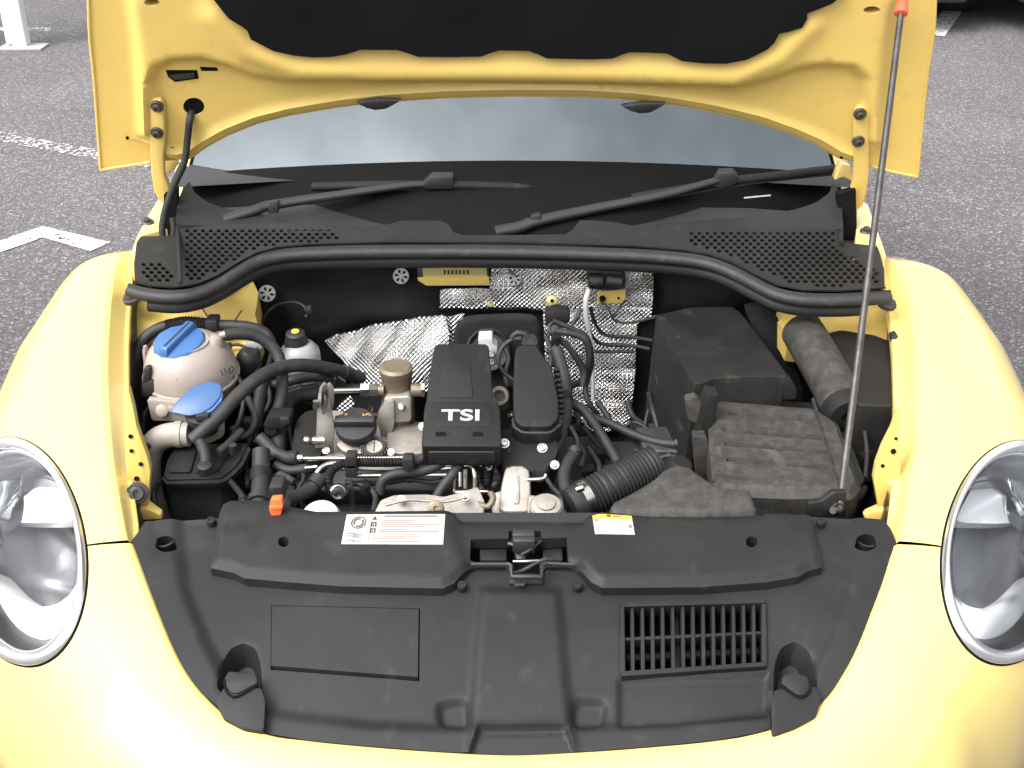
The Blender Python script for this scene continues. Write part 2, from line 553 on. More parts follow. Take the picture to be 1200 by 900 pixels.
def sdist(poly, X, Y, closed=True):
    """numpy signed distance to a polygon (negative inside); open polylines: plain distance"""
    X = np.asarray(X, float); Y = np.asarray(Y, float)
    d = np.full(X.shape, 1e9)
    ins = np.zeros(X.shape, bool)
    n = len(poly)
    for i in range(n if closed else n - 1):
        x0, y0 = poly[i][:2]; x1, y1 = poly[(i + 1) % n][:2]
        ex, ey = x1 - x0, y1 - y0
        t = np.clip(((X - x0) * ex + (Y - y0) * ey) / (ex * ex + ey * ey + 1e-12), 0, 1)
        d = np.minimum(d, np.hypot(X - x0 - t * ex, Y - y0 - t * ey))
        if closed and y0 != y1:
            c = ((y0 > Y) != (y1 > Y)) & (X < ex * (Y - y0) / ey + x0)
            ins ^= c
    return np.where(ins, -d, d) if closed else d
def smooth(e0, e1, x):
    t = np.clip((x - e0) / (e1 - e0), 0, 1)
    return t * t * (3 - 2 * t)
def densify(poly, step, closed=True):
    out = []
    n = len(poly)
    for i in range(n if closed else n - 1):
        a = np.array(poly[i][:2], float); b = np.array(poly[(i + 1) % n][:2], float)
        k = max(1, int(np.hypot(*(b - a)) / step))
        for j in range(k):
            out.append(tuple(a + (b - a) * j / k))
    if not closed:
        out.append(tuple(poly[-1][:2]))
    return out
def relief(name, outline, step, surf, m, parent, hfun=None, nvec=(0, 0, 1), holes=(), round_holes=(), skirt=0.006, skirt_vec=None, label=None, angle=32, uv=None, creases=(), insets=(), loops=()):
    """sheet cut to an outline with real openings, raised and sunk by hfun, edges turned down by skirt"""
    nvec = Vector(nvec).normalized()
    out = densify(outline, step)
    pts, edges = [], []
    def add_loop(lp, closed=True):
        s = len(pts)
        pts.extend(lp)
        k = len(lp)
        edges.extend([(s + i, s + (i + 1) % k) for i in range(k if closed else k - 1)])
    add_loop(out)
    hl = [densify(h, step) for h in holes]
    for h in hl:
        add_loop(h)
    for c in creases:
        add_loop(densify(c, step, False), False)
    for (hx, hy, rx, ry, k, ph) in round_holes:
        add_loop([(hx + rx * math.cos(2 * math.pi * j / k + ph), hy + ry * math.sin(2 * math.pi * j / k + ph)) for j in range(k)])
    oa = np.array(out)
    extra = []
    def offset_pts(lp, ks, sg):
        a = np.array(lp)
        t = np.roll(a, -1, 0) - np.roll(a, 1, 0)
        nn = np.stack([t[:, 1], -t[:, 0]], 1) / (np.hypot(t[:, 0], t[:, 1])[:, None] + 1e-9)
        for k in ks:
            for s_ in sg:
                q = a + nn * k * s_
                d = np.abs(sdist(lp, q[:, 0], q[:, 1]))
                ok_ = (d > k * 0.93) & (sdist(out, q[:, 0], q[:, 1]) < -0.3 * step)
                extra.append(q[ok_])
    if insets:
        offset_pts(out, insets, (1, -1))
    for lp, ks in loops:
        offset_pts(densify(lp, step * 0.8), ks, (1, -1))
    gx, gy = np.meshgrid(np.arange(oa[:, 0].min() + step / 2, oa[:, 0].max(), step), np.arange(oa[:, 1].min() + step / 2, oa[:, 1].max(), step))
    gx, gy = gx.ravel(), gy.ravel()
    keep = sdist(out, gx, gy) < -step * 0.45
    for h in hl:
        keep &= sdist(h, gx, gy) > step * 0.45
    for (hx, hy, rx, ry, k, ph) in round_holes:
        keep &= np.hypot((gx - hx) / rx, (gy - hy) / ry) > 1.25
    if extra:
        ex = np.concatenate(extra)
        for h in hl:
            ex = ex[sdist(h, ex[:, 0], ex[:, 1]) > 0.3 * step]
        cells = {}
        keep_ex = []
        for q in ex:                                   # drop near-duplicates
            key = (int(q[0] // (step * 0.35)), int(q[1] // (step * 0.35)))
            if key not in cells:
                cells[key] = 1
                keep_ex.append(q)
        ex = np.array(keep_ex)
        big = {}
        for q in ex:
            big.setdefault((int(q[0] // step), int(q[1] // step)), []).append(q)
        for i in np.nonzero(keep)[0]:
            cx_, cy_ = int(gx[i] // step), int(gy[i] // step)
            for ix in (-1, 0, 1):
                for iy in (-1, 0, 1):
                    for q in big.get((cx_ + ix, cy_ + iy), ()):
                        if (q[0] - gx[i]) ** 2 + (q[1] - gy[i]) ** 2 < (0.7 * step) ** 2:
                            keep[i] = False
        pts.extend([tuple(q) for q in ex.tolist()])
    pts.extend(zip(gx[keep].tolist(), gy[keep].tolist()))
    sc = 1.0 / max(1e-9, np.abs(oa).max())
    v2, e2, f2, *_ = delaunay_2d_cdt([Vector((p[0] * sc, p[1] * sc)) for p in pts], edges, [], 0, 1e-7)
    xy = np.array([(v.x / sc, v.y / sc) for v in v2])
    tri = np.array([f for f in f2 if len(f) == 3])
    cx = xy[tri].mean(1)
    ok = sdist(out, cx[:, 0], cx[:, 1]) < 0
    for h in hl:
        ok &= sdist(h, cx[:, 0], cx[:, 1]) > 0
    for (hx, hy, rx, ry, k, ph) in round_holes:
        ok &= np.hypot((cx[:, 0] - hx) / rx, (cx[:, 1] - hy) / ry) > 0.9
    tri = tri[ok]
    p3 = np.asarray(surf(xy[:, 0], xy[:, 1]))
    if hfun is not None:
        p3 = p3 + np.asarray(hfun(xy[:, 0], xy[:, 1]))[:, None] * np.array(nvec)
    verts = p3.tolist()
    faces = tri.tolist()
    if skirt > 0:
        from collections import Counter
        cnt = Counter()
        for t in faces:
            for i in range(3):
                cnt[tuple(sorted((t[i], t[(i + 1) % 3])))] += 1
        sv = np.array(skirt_vec if skirt_vec is not None else -nvec) * skirt
        mp = {}
        for (a, b), c in cnt.items():
            if c == 1:
                for q in (a, b):
                    if q not in mp:
                        mp[q] = len(verts)
                        verts.append((np.array(verts[q]) + sv).tolist())
                faces.append((a, b, mp[b], mp[a]))
    return mesh_obj(name, verts, faces, m, parent, label=label, angle=angle, uv=uv)
def text_mesh(name, body, o, ux, uy, height, m, parent, ext=0.001, bold=0.0, xs=1.0, label=None, align='CENTER'):
    cu = bpy.data.curves.new(name, 'FONT')
    cu.body = body; cu.size = 1.0; cu.extrude = ext / height; cu.offset = bold
    cu.align_x = align; cu.align_y = 'CENTER'
    ob = bpy.data.objects.new(name + "_tmp", cu)
    col.objects.link(ob)
    dg = bpy.context.evaluated_depsgraph_get()
    me0 = ob.evaluated_get(dg).to_mesh()
    uz = ux.cross(uy)
    verts = [o + ux * (v.co.x * height * xs) + uy * (v.co.y * height) + uz * (v.co.z * height) for v in me0.vertices]
    faces = [tuple(p.vertices) for p in me0.polygons]
    ob.evaluated_get(dg).to_mesh_clear()
    bpy.data.objects.remove(ob); bpy.data.curves.remove(cu)
    return mesh_obj(name, verts, faces, m, parent, label=label, smooth=False)
# ------------------------------------------------------------------ ground and markings
def struct(o, cat=None):
    o["kind"] = "structure"
    return o
g = mesh_obj("asphalt_ground", [(-200, -100, 0), (200, -100, 0), (200, 300, 0), (-200, 300, 0)], [(0, 1, 2, 3)], "asphalt", smooth=False)
struct(g)
def ground_line(name, pts, m, w, parent):
    """painted stripe of width w along a path on the ground"""
    q = [P(p[0], p[1], Z=0.0) for p in pts]
    n = len(q)
    vv, ff = [], []
    for i in range(n):
        t = (q[min(i + 1, n - 1)] - q[max(i - 1, 0)]).normalized()
        nn = Vector((-t.y, t.x, 0))
        if 0 < i < n - 1:
            t1 = (q[i] - q[i - 1]).normalized(); n1 = Vector((-t1.y, t1.x, 0))
            nn = nn / max(0.4, nn.dot(n1))
        vv += [q[i] + nn * w / 2 + Vector((0, 0, .004)), q[i] - nn * w / 2 + Vector((0, 0, .004))]
    ff = [(2 * i, 2 * i + 1, 2 * i + 3, 2 * i + 2) for i in range(n - 1)]
    return mesh_obj(name, vv, ff, m, parent, smooth=False)
ground_line("arrow_marking", [(-60, 311), (50, 272.5), (118, 290)], "road_paint", 0.10, g)
ground_line("parking_line", [(-80, 140), (0, 161), (110, 181), (180, 193)], "worn_road_paint", 0.11, g)
ground_line("parking_line", [(1095, 42), (1128, -2), (1142, -20)], "road_paint", 0.12, g)
ground_line("parking_line", [(30, 34), (60, 35.5)], "worn_road_paint", 0.10, g)

# ------------------------------------------------------------------ the yellow car
CARLOC = Vector((0, 1.9, 0))
car = empty("car", CARLOC, "yellow car with its bonnet propped open over the engine bay", "car")

# height of the nose / bonnet line along the car
ZY = np.array([[-0.50, 0.50], [-0.40, 0.575], [-0.30, 0.637], [-0.20, 0.690], [-0.10, 0.727], [0.0, 0.752], [0.15, 0.785], [0.4, 0.835], [0.75, 0.890], [1.2, 0.94]])
def zprof(x, y):
    return np.interp(y, ZY[:, 0], ZY[:, 1]) - 0.05 * np.asarray(x) ** 2
# smooth the profile
_yy = np.linspace(-0.6, 1.2, 400)
_zz = np.interp(_yy, ZY[:, 0], ZY[:, 1])
_zz = np.convolve(np.pad(_zz, 20, mode='edge'), np.ones(41) / 41, mode='valid')
_zz[:20] = np.interp(_yy[:20], ZY[:, 0], ZY[:, 1]); _zz[-20:] = np.interp(_yy[-20:], ZY[:, 0], ZY[:, 1])
def zedge(x, y):
    return np.interp(y, _yy, _zz) - 0.05 * np.asarray(x) ** 2

FL_PX = [(141, 300), (136, 316), (131, 345), (128, 380), (126, 428), (127, 470), (129, 503), (132, 535), (137, 570), (144, 610), (149, 633)]
FR_PX = [(1048, 308), (1055, 322), (1063, 347), (1069, 385), (1072, 428), (1073, 470), (1072, 500), (1070, 530), (1066, 562), (1060, 600), (1054, 634)]
BU_PX = [(151, 636.5), (158, 655), (168, 682), (182, 718), (198, 756), (215, 788), (236, 815), (265, 840), (310, 861), (360, 869), (430, 876), (510, 882), (600, 886), (690, 882), (770, 876),
         (840, 869), (890, 860), (940, 843), (972, 818), (994, 786), (1010, 755), (1026, 715), (1038, 684), (1047, 656), (1053, 638)]
def edge3(pts):
    a = hit(np.array([p[0] for p in pts]), np.array([p[1] for p in pts]), zedge)
    return [Vector(v) for v in a]
OUT = np.array([[1.0, 0.765], [0.9, 0.80], [0.8, 0.845], [0.7, 0.88], [0.55, 0.903], [0.35, 0.895], [0.2, 0.865], [0.08, 0.815], [-0.02, 0.755], [-0.12, 0.680]])   # Y -> half width of the body
def resample(pts, n):
    L = [0]
    for i in range(1, len(pts)):
        L.append(L[-1] + (pts[i] - pts[i - 1]).length)
    out = []
    for k in range(n):
        s = L[-1] * k / (n - 1)
        i = max(j for j in range(len(L)) if L[j] <= s + 1e-9)
        i = min(i, len(pts) - 2)
        t = (s - L[i]) / max(1e-9, L[i + 1] - L[i])
        out.append(pts[i].lerp(pts[i + 1], t))
    return out
def smoothpath(pts, n):
    return resample(catmull(pts, 0.004), n)
def superell(t, n):
    return math.sin(t) ** (2 / n), math.cos(t) ** (2 / n)

NT = 64
def body_strip(edge, outer, zo, nn, inner=None):
    """skin from the bonnet opening's edge out and down to the widest line"""
    verts, faces = [], []
    n = len(edge)
    cols = (len(inner[0]) if inner else 0) + NT + 4
    for i in range(n):
        row = []
        if inner:
            row += inner[i]
        e, o = edge[i], outer[i]
        for k in range(NT):
            t = math.pi / 2 * k / (NT - 1)
            s, c = superell(min(t, math.pi / 2 - 1e-4), nn[i])
            s = s if k else 0.0
            row.append(Vector((e.x + (o.x - e.x) * s, e.y + (o.y - e.y) * s, zo[i] + (e.z - zo[i]) * c)))
        for dz, k in ((0.06, 0.995), (0.13, 0.98), (0.2, 0.955), (0.24, 0.92)):
            row.append(Vector((o.x * k, e.y * 0 + o.y * 1 + (0.02 if o.y < 0 else 0) * (1 - k) * 20, zo[i] - dz)))
        verts += row
    for i in range(n - 1):
        for k in range(cols - 1):
            faces.append((i * cols + k, (i + 1) * cols + k, (i + 1) * cols + k + 1, i * cols + k + 1))
    return verts, faces

body_meshes = {}
def fender(side):
    pts = edge3(FL_PX if side < 0 else FR_PX)
    ed = smoothpath(pts, 110)
    outer, zo, nn, inner = [], [], [], []
    e0 = ed[0]
    tail = [Vector((e0.x + side * 0.004 * (1 - k / 12), e0.y + 0.26 * (1 - k / 12), e0.z - 0.10 * (1 - k / 12) ** 1.3)) for k in range(12)]
    ed = tail + ed
    n = len(ed)
    for i, e in enumerate(ed):
        f = max(0, i - 12) / (n - 13)
        # matching points on the outline: slightly fanned out toward the nose
        oy = e.y - 0.03 * f
        ow = float(np.interp(-oy, -OUT[:, 0], OUT[:, 1]))
        outer.append(Vector((side * ow, oy, 0)))
        zo.append(0.44)
        nn.append(2.75 - 0.25 * f)
        w = float(np.interp(f, [0, 0.1, 0.5, 0.92, 1], [0.012, 0.02, 0.021, 0.012, 0.006]))
        dz = float(np.interp(f, [0, 0.1, 0.9, 1], [0.012, 0.024, 0.024, 0.012]))
        inx = -side
        inner.append([e + Vector((inx * (w + 0.009), 0, -dz - 0.022)), e + Vector((inx * (w + 0.009), 0, -dz - 0.002)), e + Vector((inx * (w + 0.0075), 0, -dz)), e + Vector((inx * (w + 0.003), 0, -dz)),
                      e + Vector((inx * w, 0, -dz + 0.002)), e + Vector((inx * w * 0.55, 0, -dz * 0.45)), e + Vector((inx * 0.003, 0, -0.0035)), e + Vector((inx * 0.001, 0, -0.0008))])
    return body_strip(ed, outer, zo, nn, inner)
def bumper():
    pts = edge3(BU_PX)
    ed = smoothpath(pts, 260)
    outer, zo, nn, inner = [], [], [], []
    n = len(ed)
    ctrl = [Vector((-0.775, -0.006, 0)), Vector((-0.73, -0.05, 0)), Vector((-0.675, -0.11, 0)), Vector((-0.605, -0.18, 0)), Vector((-0.54, -0.26, 0)), Vector((-0.42, -0.335, 0)), Vector((-0.25, -0.40, 0)), Vector((0, -0.43, 0))]
    ctrl = ctrl + [Vector((-v.x, v.y, 0)) for v in reversed(ctrl[:-1])]
    oc = smoothpath(ctrl, n)
    for i, e in enumerate(ed):
        f = abs(2 * i / (n - 1) - 1)
        outer.append(oc[i]); zo.append(0.44)
        nn.append(2.3 + 0.2 * f)
        cdir = Vector((-e.x * 0.6, 0.25 - e.y, 0)).normalized()
        inner.append([e + cdir * 0.010 + Vector((0, 0, -0.03)), e + cdir * 0.008 + Vector((0, 0, -0.008)), e + cdir * 0.003 + Vector((0, 0, -0.002))])
    return body_strip(ed, outer, zo, nn, inner)

# head lamps are cut out of fender and bumper along these ovals
HL = {-1: dict(c=(23, 647), rx=80, ry=136.5, tilt=-0.13), 1: dict(c=(1184, 648), rx=82, ry=133.5, tilt=0.13)}
def hl_oval(side, k, ph):
    h = HL[side]
    a, b = h['rx'] * math.cos(ph) * k, h['ry'] * math.sin(ph) * k
    ct, st = math.cos(h['tilt']), math.sin(h['tilt'])
    return h['c'][0] + a * ct - b * st, h['c'][1] + a * st + b * ct
skins = {'fender.l': fender(-1), 'fender.r': fender(1), 'bumper': bumper()}
def proj(v):
    d = Vector(v) - CAM
    z = d.dot(FW)
    return 600 + F * d.x / z, 450 - F * d.dot(UP) / z
allv, allf = [], []
for vv, ff in skins.values():
    o = len(allv)
    allv += vv
    allf += [tuple(i + o for i in f) for f in ff]
bvh = BVHTree.FromPolygons(allv, allf)
def on_skin(px, py, lift=0.0):
    d = ray(px, py).normalized()
    loc, nor, idx, dist = bvh.ray_cast(CAM, d)
    if loc is None:
        return None
    if nor.dot(d) > 0:
        nor = -nor
    return loc + nor * lift
def cut_lamp(vv, ff):
    ov = {s: [hl_oval(s, 0.985, 2 * math.pi * k / 90) for k in range(90)] for s in (-1, 1)}
    pr = np.array([proj(v) for v in vv])
    yy = np.array([v[1] for v in vv])
    zz = np.array([v[2] for v in vv])
    ins = np.zeros(len(vv), bool)
    for s in (-1, 1):
        ins |= (sdist(ov[s], pr[:, 0], pr[:, 1]) < 0) & (yy < 0.32) & (zz > 0.5)
    return vv, [f for f in ff if not all(ins[i] for i in f)]
fender_l = mesh_obj("fender", *cut_lamp(*skins['fender.l']), "yellow_paint", car, angle=60, label="yellow front fender on the coolant tank side")
fender_r = mesh_obj("fender", *cut_lamp(*skins['fender.r']), "yellow_paint", car, angle=60, label="yellow front fender on the battery side")
bump_o = mesh_obj("front_bumper", *cut_lamp(*skins['bumper']), "yellow_paint", car, angle=60)

# ------------------------------------------------------------------ head lamps
def headlamp(side):
    K = 96
    ring = []
    fall = None
    c0 = on_skin(*HL[side]['c'])
    for k in range(K):
        p = on_skin(*hl_oval(side, 1.0, 2 * math.pi * k / K))
        ring.append(p)
    # points of the oval that miss the skin (far side) are mirrored through the centre plane
    good = [p for p in ring if p is not None]
    cen = sum(good, Vector()) / len(good)
    nrm = Vector()
    for k in range(K):
        a, b = ring[k], ring[(k + 1) % K]
        if a is not None and b is not None:
            nrm += (a - cen).cross(b - cen)
    nrm.normalize()
    if nrm.y > 0:
        nrm = -nrm
    ring = [p if p is not None else on_plane(*hl_oval(side, 1.0, 2 * math.pi * k / K), cen, nrm) for k, p in enumerate(ring)]
    # even out
    for _ in range(3):
        ring = [(ring[k - 1] + ring[k] * 2 + ring[(k + 1) % K]) / 4 for k in range(K)]
    def pt(r, k, d):
        return cen + (ring[k % K] - cen) * r + nrm * d
    def rings(name, prof, m, parent, cap=False, label=None, dome=None):
        vv, ff = [], []
        for (r, d) in prof:
            vv += [pt(r, k, d) for k in range(K)]
        n = len(prof)
        for i in range(n - 1):
            for k in range(K):
                ff.append((i * K + k, i * K + (k + 1) % K, (i + 1) * K + (k + 1) % K, (i + 1) * K + k))
        if cap:
            ff.append(tuple(range((n - 1) * K, n * K)))
        return mesh_obj(name, vv, ff, m, parent, label=label, angle=50)
    lamp = rings("headlamp", [(1.003, -0.02), (1.003, 0.0), (0.999, 0.002), (0.992, 0.003), (0.985, 0.002), (0.98, -0.02)], "black_void", car, label="oval headlamp on the %s side" % ("coolant tank" if side < 0 else "battery"))
    rings("chrome_ring", [(0.992, -0.01), (0.990, 0.004), (0.978, 0.009), (0.955, 0.0105), (0.905, 0.0095), (0.868, 0.005), (0.855, -0.002), (0.85, -0.03)], "satin_chrome", lamp)
    rings("inner_ring", [(0.856, -0.004), (0.84, -0.006), (0.80, -0.014), (0.76, -0.026), (0.73, -0.06)], "lamp_grey", lamp)
    rings("bowl", [(0.735, -0.045), (0.70, -0.07), (0.62, -0.10), (0.5, -0.12), (0.3, -0.13), (0.05, -0.132)], "lamp_grey", lamp, cap=True)
    # projector
    up = (UP - nrm * UP.dot(nrm)).normalized()
    rt = up.cross(nrm).normalized()
    if rt.x < 0:
        rt = -rt
    pc = on_plane(*((14, 575) if side < 0 else (1193, 575)), cen - nrm * 0.055, nrm)
    lathe("reflector", pc + nrm * 0.0, nrm, [(0.070, 0.028), (0.068, 0.026), (0.062, 0.006), (0.048, -0.012), (0.03, -0.02), (0.003, -0.022)], "reflector", lamp, seg=40)
    lathe("projector_ring", pc + nrm * 0.028, nrm, [(0.068, 0.0), (0.071, 0.004), (0.075, 0.004), (0.077, 0.0), (0.077, -0.03)], "chrome", lamp, seg=48)
    lathe("projector_lens", pc - nrm * 0.02, nrm, [(0.034, 0.0), (0.034, 0.006), (0.03, 0.018), (0.022, 0.027), (0.012, 0.032), (0.001, 0.033)], "lamp_grey", lamp, seg=32)
    # daytime running light: broad white U below the projector
    vv, ff = [], []
    N = 60
    for i in range(N + 1):
        f = i / N
        ph = (4 + 172 * f) / 360 * K
        k0 = int(ph); fr = ph - k0
        w = math.sin(math.pi * min(1, max(0, f))) ** 0.7
        lo_ = 0.715
        for (r, d) in ((lo_, -0.05), (lo_, -0.024), (lo_ - 0.02 - 0.14 * w, -0.018), (lo_ - 0.03 - 0.27 * w, -0.026), (lo_ - 0.04 - 0.29 * w, -0.055)):
            vv.append(pt(r, k0, d).lerp(pt(r, k0 + 1, d), fr))
    for i in range(N):
        for j in range(4):
            ff.append((i * 5 + j, (i + 1) * 5 + j, (i + 1) * 5 + j + 1, i * 5 + j + 1))
    mesh_obj("running_light", vv, ff, "lamp_white", lamp, angle=60)
    # dark crescent under it
    vv, ff = [], []
    for i in range(N + 1):
        ph = (18 + 144 * i / N) / 360 * K
        k0 = int(ph); fr = ph - k0
        for (r, d) in ((0.862, -0.004), (0.80, -0.012), (0.72, -0.022), (0.70, -0.05)):
            vv.append(pt(r, k0, d).lerp(pt(r, k0 + 1, d), fr) + nrm * 0.002)
    for i in range(N):
        for j in range(3):
            ff.append((i * 4 + j, (i + 1) * 4 + j, (i + 1) * 4 + j + 1, i * 4 + j + 1))
    mesh_obj("lower_bezel", vv, ff, "lamp_dark", lamp, angle=60)
    # added white plate standing in for the sky's reflection, straight lower edge
    up_px = [(-50, 590), (-40, 565), (-15, 548), (15, 541), (38, 548), (55, 565), (68, 590), (73, 603), (60, 606), (25, 607), (-20, 605), (-45, 602)]
    if side > 0:
        up_px = [(1207 - x, y + 1) for x, y in up_px]
    relief("sky_reflection_plate", rnd(up_px, .25), 5, lambda A, B: np.array([on_plane(a, b, cen - nrm * 0.038, nrm) for a, b in zip(A, B)]), "lamp_white", lamp,
           hfun=lambda A, B: -0.02 * smooth(-40, 0, sdist(up_px, A, B)), nvec=nrm, skirt=0.02, skirt_vec=-nrm, angle=60)
    # clear lens, gently domed
    rings("lens", [(0.87, 0.010), (0.8, 0.017), (0.6, 0.029), (0.4, 0.037), (0.2, 0.041), (0.02, 0.0425)], "lamp_glass", lamp, cap=True)
    return lamp
lamp_l = headlamp(-1)
lamp_r = headlamp(1)

# ------------------------------------------------------------------ rest of the body (mostly out of the picture)
def shell(name, rows, m, parent, **k):
    n = len(rows[0])
    vv = [Vector(v) for r in rows for v in r]
    ff = [(i * n + j, (i + 1) * n + j, (i + 1) * n + j + 1, i * n + j + 1) for i in range(len(rows) - 1) for j in range(n - 1)]
    return mesh_obj(name, vv, ff, m, parent, **k)
for s in (-1, 1):
    rows = []
    for y, zt, xt, w in ((0.84, 0.84, 0.66, 0.735), (1.0, 0.88, 0.665, 0.735), (1.3, 0.90, 0.67, 0.735), (1.6, 0.92, 0.68, 0.745), (2.3, 0.93, 0.69, 0.76), (2.9, 0.92, 0.66, 0.78), (3.4, 0.86, 0.55, 0.75), (3.7, 0.72, 0.4, 0.62)):
        rows.append([(s * xt, y, zt), (s * (xt + (w - xt) * 0.6), y, zt - 0.02), (s * (w - 0.008), y, zt - 0.07), (s * w, y, zt - 0.16), (s * w, y, 0.5), (s * (w - 0.03), y, 0.25)])
    shell("side_panel", rows, "yellow_paint", car, angle=60)
# roof and pillars
def ws(u, v):
    """windscreen: u -1..1 across, v 0..1 up"""
    hw = 0.655 - 0.10 * v
    x = u * hw
    y = 0.825 + 0.62 * v + 0.16 * u * u * (1 - 0.3 * v)
    z = 0.895 + 0.50 * v - 0.09 * v * v
    return Vector((x, y, z))
roof = []
for u in np.linspace(-1, 1, 21):
    r_ = []
    for q in np.linspace(0, 1, 14):
        p = ws(u, 1.0)
        y = p.y + q * 1.9
        arch = (1 - (2 * q - 0.45) ** 2 * 0.9)
        r_.append((p.x * (1 - 0.15 * q), y, p.z + 0.10 * (1 - (1 - 2 * q) ** 2) * (1 - 0.5 * u * u) - 0.5 * q ** 3))
    roof.append(r_)
shell("roof", roof, "yellow_paint", car, angle=60)
for s in (-1, 1):
    rows = []
    for v in np.linspace(-0.06, 1.02, 18):
        p = ws(s, v)
        rows.append([p + Vector((-s * 0.01, -0.01, 0.003)), p + Vector((s * 0.018, 0.02, 0.006)), p + Vector((s * 0.034, 0.07, -0.015)), p + Vector((s * 0.036, 0.12, -0.05))])
    shell("pillar", rows, "yellow_paint", car, angle=60)
    rows = []
    for q in np.linspace(0, 1, 10):
        y = 1.12 + q * 1.55
        zt = float(np.interp(q, [0, 0.25, 0.6, 1], [0.97, 1.24, 1.30, 1.02]))
        rows.append([(s * (0.69), y, 0.90), (s * (0.69 - 0.13 * (zt - 0.90) / 0.4), y, zt)])
    shell("side_window", rows, "lamp_dark", car)
wsg = []
for v in np.linspace(-0.12, 1, 32):
    wsg.append([ws(u, v) for u in np.linspace(-1, 1, 41)])
screen = shell("windscreen", wsg, "window_glass", car, angle=80)
frit = []
for q in np.linspace(0, 1, 14):
    r_ = []
    for u in np.linspace(-0.985, 0.985, 61):
        top = 0.158 - 0.085 * (abs(u) / 0.86) ** 2.0
        if abs(u) > 0.86:
            top = max(0.0, 0.073 - (abs(u) - 0.86) * 0.6)
        r_.append(ws(u, -0.11 + q * (top + 0.11)) + Vector((0, -0.002, 0.004)))
    frit.append(r_)
shell("windscreen_border", frit, "glass_frit", screen, angle=80, label="black band along the foot of the windscreen")
dash = [[(x, y, 0.93 + 0.05 * math.sin((y - 0.95) * 3) + 0.02 * math.cos(x * 3)) for y in np.linspace(0.93, 1.6, 10)] for x in np.linspace(-0.66, 0.66, 14)]
shell("dashboard", dash, "dashboard", car, angle=60)
box("cabin_back_panel", (0, 2.3, 0.85), (1.3, 0.05, 0.9), "dashboard", car)
# wheels
for sx in (-1, 1):
    for wy in (0.42, 2.96):
        w = lathe("wheel", (sx * 0.66, wy, 0.33), (sx, 0, 0), [(0.22, 0.0), (0.31, 0.0), (0.33, 0.02), (0.33, 0.2), (0.31, 0.225), (0.23, 0.22), (0.22, 0.19)], "tyre", car, seg=48)
        lathe("rim", (sx * 0.66, wy, 0.33), (sx, 0, 0), [(0.225, 0.05), (0.225, 0.215), (0.21, 0.215), (0.2, 0.18), (0.06, 0.17), (0.05, 0.2), (0.001, 0.2)], "reflector", w, seg=40)

# ------------------------------------------------------------------ bonnet
HPHI = R(72)
H0 = Vector((0, 0.81, 1.0))
HT = Vector((0, -math.cos(HPHI), math.sin(HPHI)))
HN = Vector((0, -math.sin(HPHI), -math.cos(HPHI)))        # faces the engine bay / camera
def st(px, py, lift=0.0):
    p = on_plane(px, py, H0 + HN * lift, HN)
    return (p.x, (p - H0).dot(HT))
def sts(pts, lift=0.0):
    return [st(p[0], p[1], lift) for p in pts]
def hood_surf(lift):
    def f(A, B):
        A = np.asarray(A); B = np.asarray(B)
        # slight crown of the bonnet: bulges away from the engine bay
        cr = -0.035 * (1 - (A / 0.75) ** 2) - 0.05 * smooth(0.5, 1.0, B)
        o = np.array(H0)[None] + A[:, None] * np.array([1, 0, 0])[None] + B[:, None] * np.array(HT)[None]
        return o + (lift + cr)[:, None] * np.array(HN)[None]
    return f
ARCH = [(222, 191), (240, 178), (265, 164), (300, 150), (340, 140), (400, 130), (450, 124.5), (520, 120), (600, 118), (680, 118.5), (740, 122), (790, 128), (840, 137), (890, 149), (930, 163), (960, 176), (983, 190)]
def fixcrown(pts, lift):
    """place pixels on the crowned surface instead of the flat plane"""
    out = []
    for p in pts:
        a, b = st(p[0], p[1], lift)
        for _ in range(4):
            cr = -0.035 * (1 - (a / 0.75) ** 2) - 0.05 * float(smooth(0.5, 1.0, np.array(b)))
            a, b = st(p[0], p[1], lift + cr)
        out.append((a, b))
    return out
tipL = fixcrown([(118, 199), (111, 100), (104, 0)], 0.0)
tipR = fixcrown([(1075, 207), (1085, 100), (1096, 0)], 0.0)
front_arc = [(0.60, 0.62), (0.555, 0.72), (0.48, 0.81), (0.36, 0.88), (0.2, 0.915), (0.0, 0.925)]
front_full = front_arc + [(-a, b) for a, b in reversed(front_arc[:-1])]
outer_out = tipR[:] + front_full + list(reversed(tipL)) + fixcrown([(150, 194), (176, 190)] , 0.0) + fixcrown(ARCH, 0.012) + fixcrown([(1020, 194), (1046, 201)], 0.0)
hood = relief("hood", outer_out, 0.016, hood_surf(0.0), "yellow_inner_shaded", car, nvec=HN, skirt=0.010, skirt_vec=-HN, label="open yellow bonnet seen from below")
oskin = relief("hood_skin", outer_out, 0.02, hood_surf(-0.0105), "yellow_paint", hood, nvec=HN, skirt=0)
IN_L = 0.03
inner_px = [(150, 174), (147, 120), (143, 60), (134, 0)]
inner_pxr = [(1048, 182), (1051, 120), (1057, 60), (1068, 0)]
fa2 = [(0.54, 0.62), (0.50, 0.70), (0.43, 0.78), (0.32, 0.84), (0.18, 0.87), (0.0, 0.88)]
ff2 = fa2 + [(-a, b) for a, b in reversed(fa2[:-1])]
inner_out = fixcrown(inner_pxr, IN_L) + ff2 + list(reversed(fixcrown(inner_px, IN_L))) + fixcrown([(176, 176), (180, 190), (205, 194)], IN_L) + fixcrown(ARCH, IN_L) + fixcrown([(1000, 196), (1016, 192), (1022, 184)], IN_L)
rec_poly = fixcrown([(178, 210), (176, 150), (175, 100), (182, 82), (200, 74), (235, 72), (265, 80), (295, 92), (330, 97), (450, 98), (600, 99), (750, 101.5), (860, 104), (900, 97), (935, 84), (965, 79), (1000, 82), (1014, 95), (1019, 150), (1020, 215)], IN_L)
edge_poly = inner_out
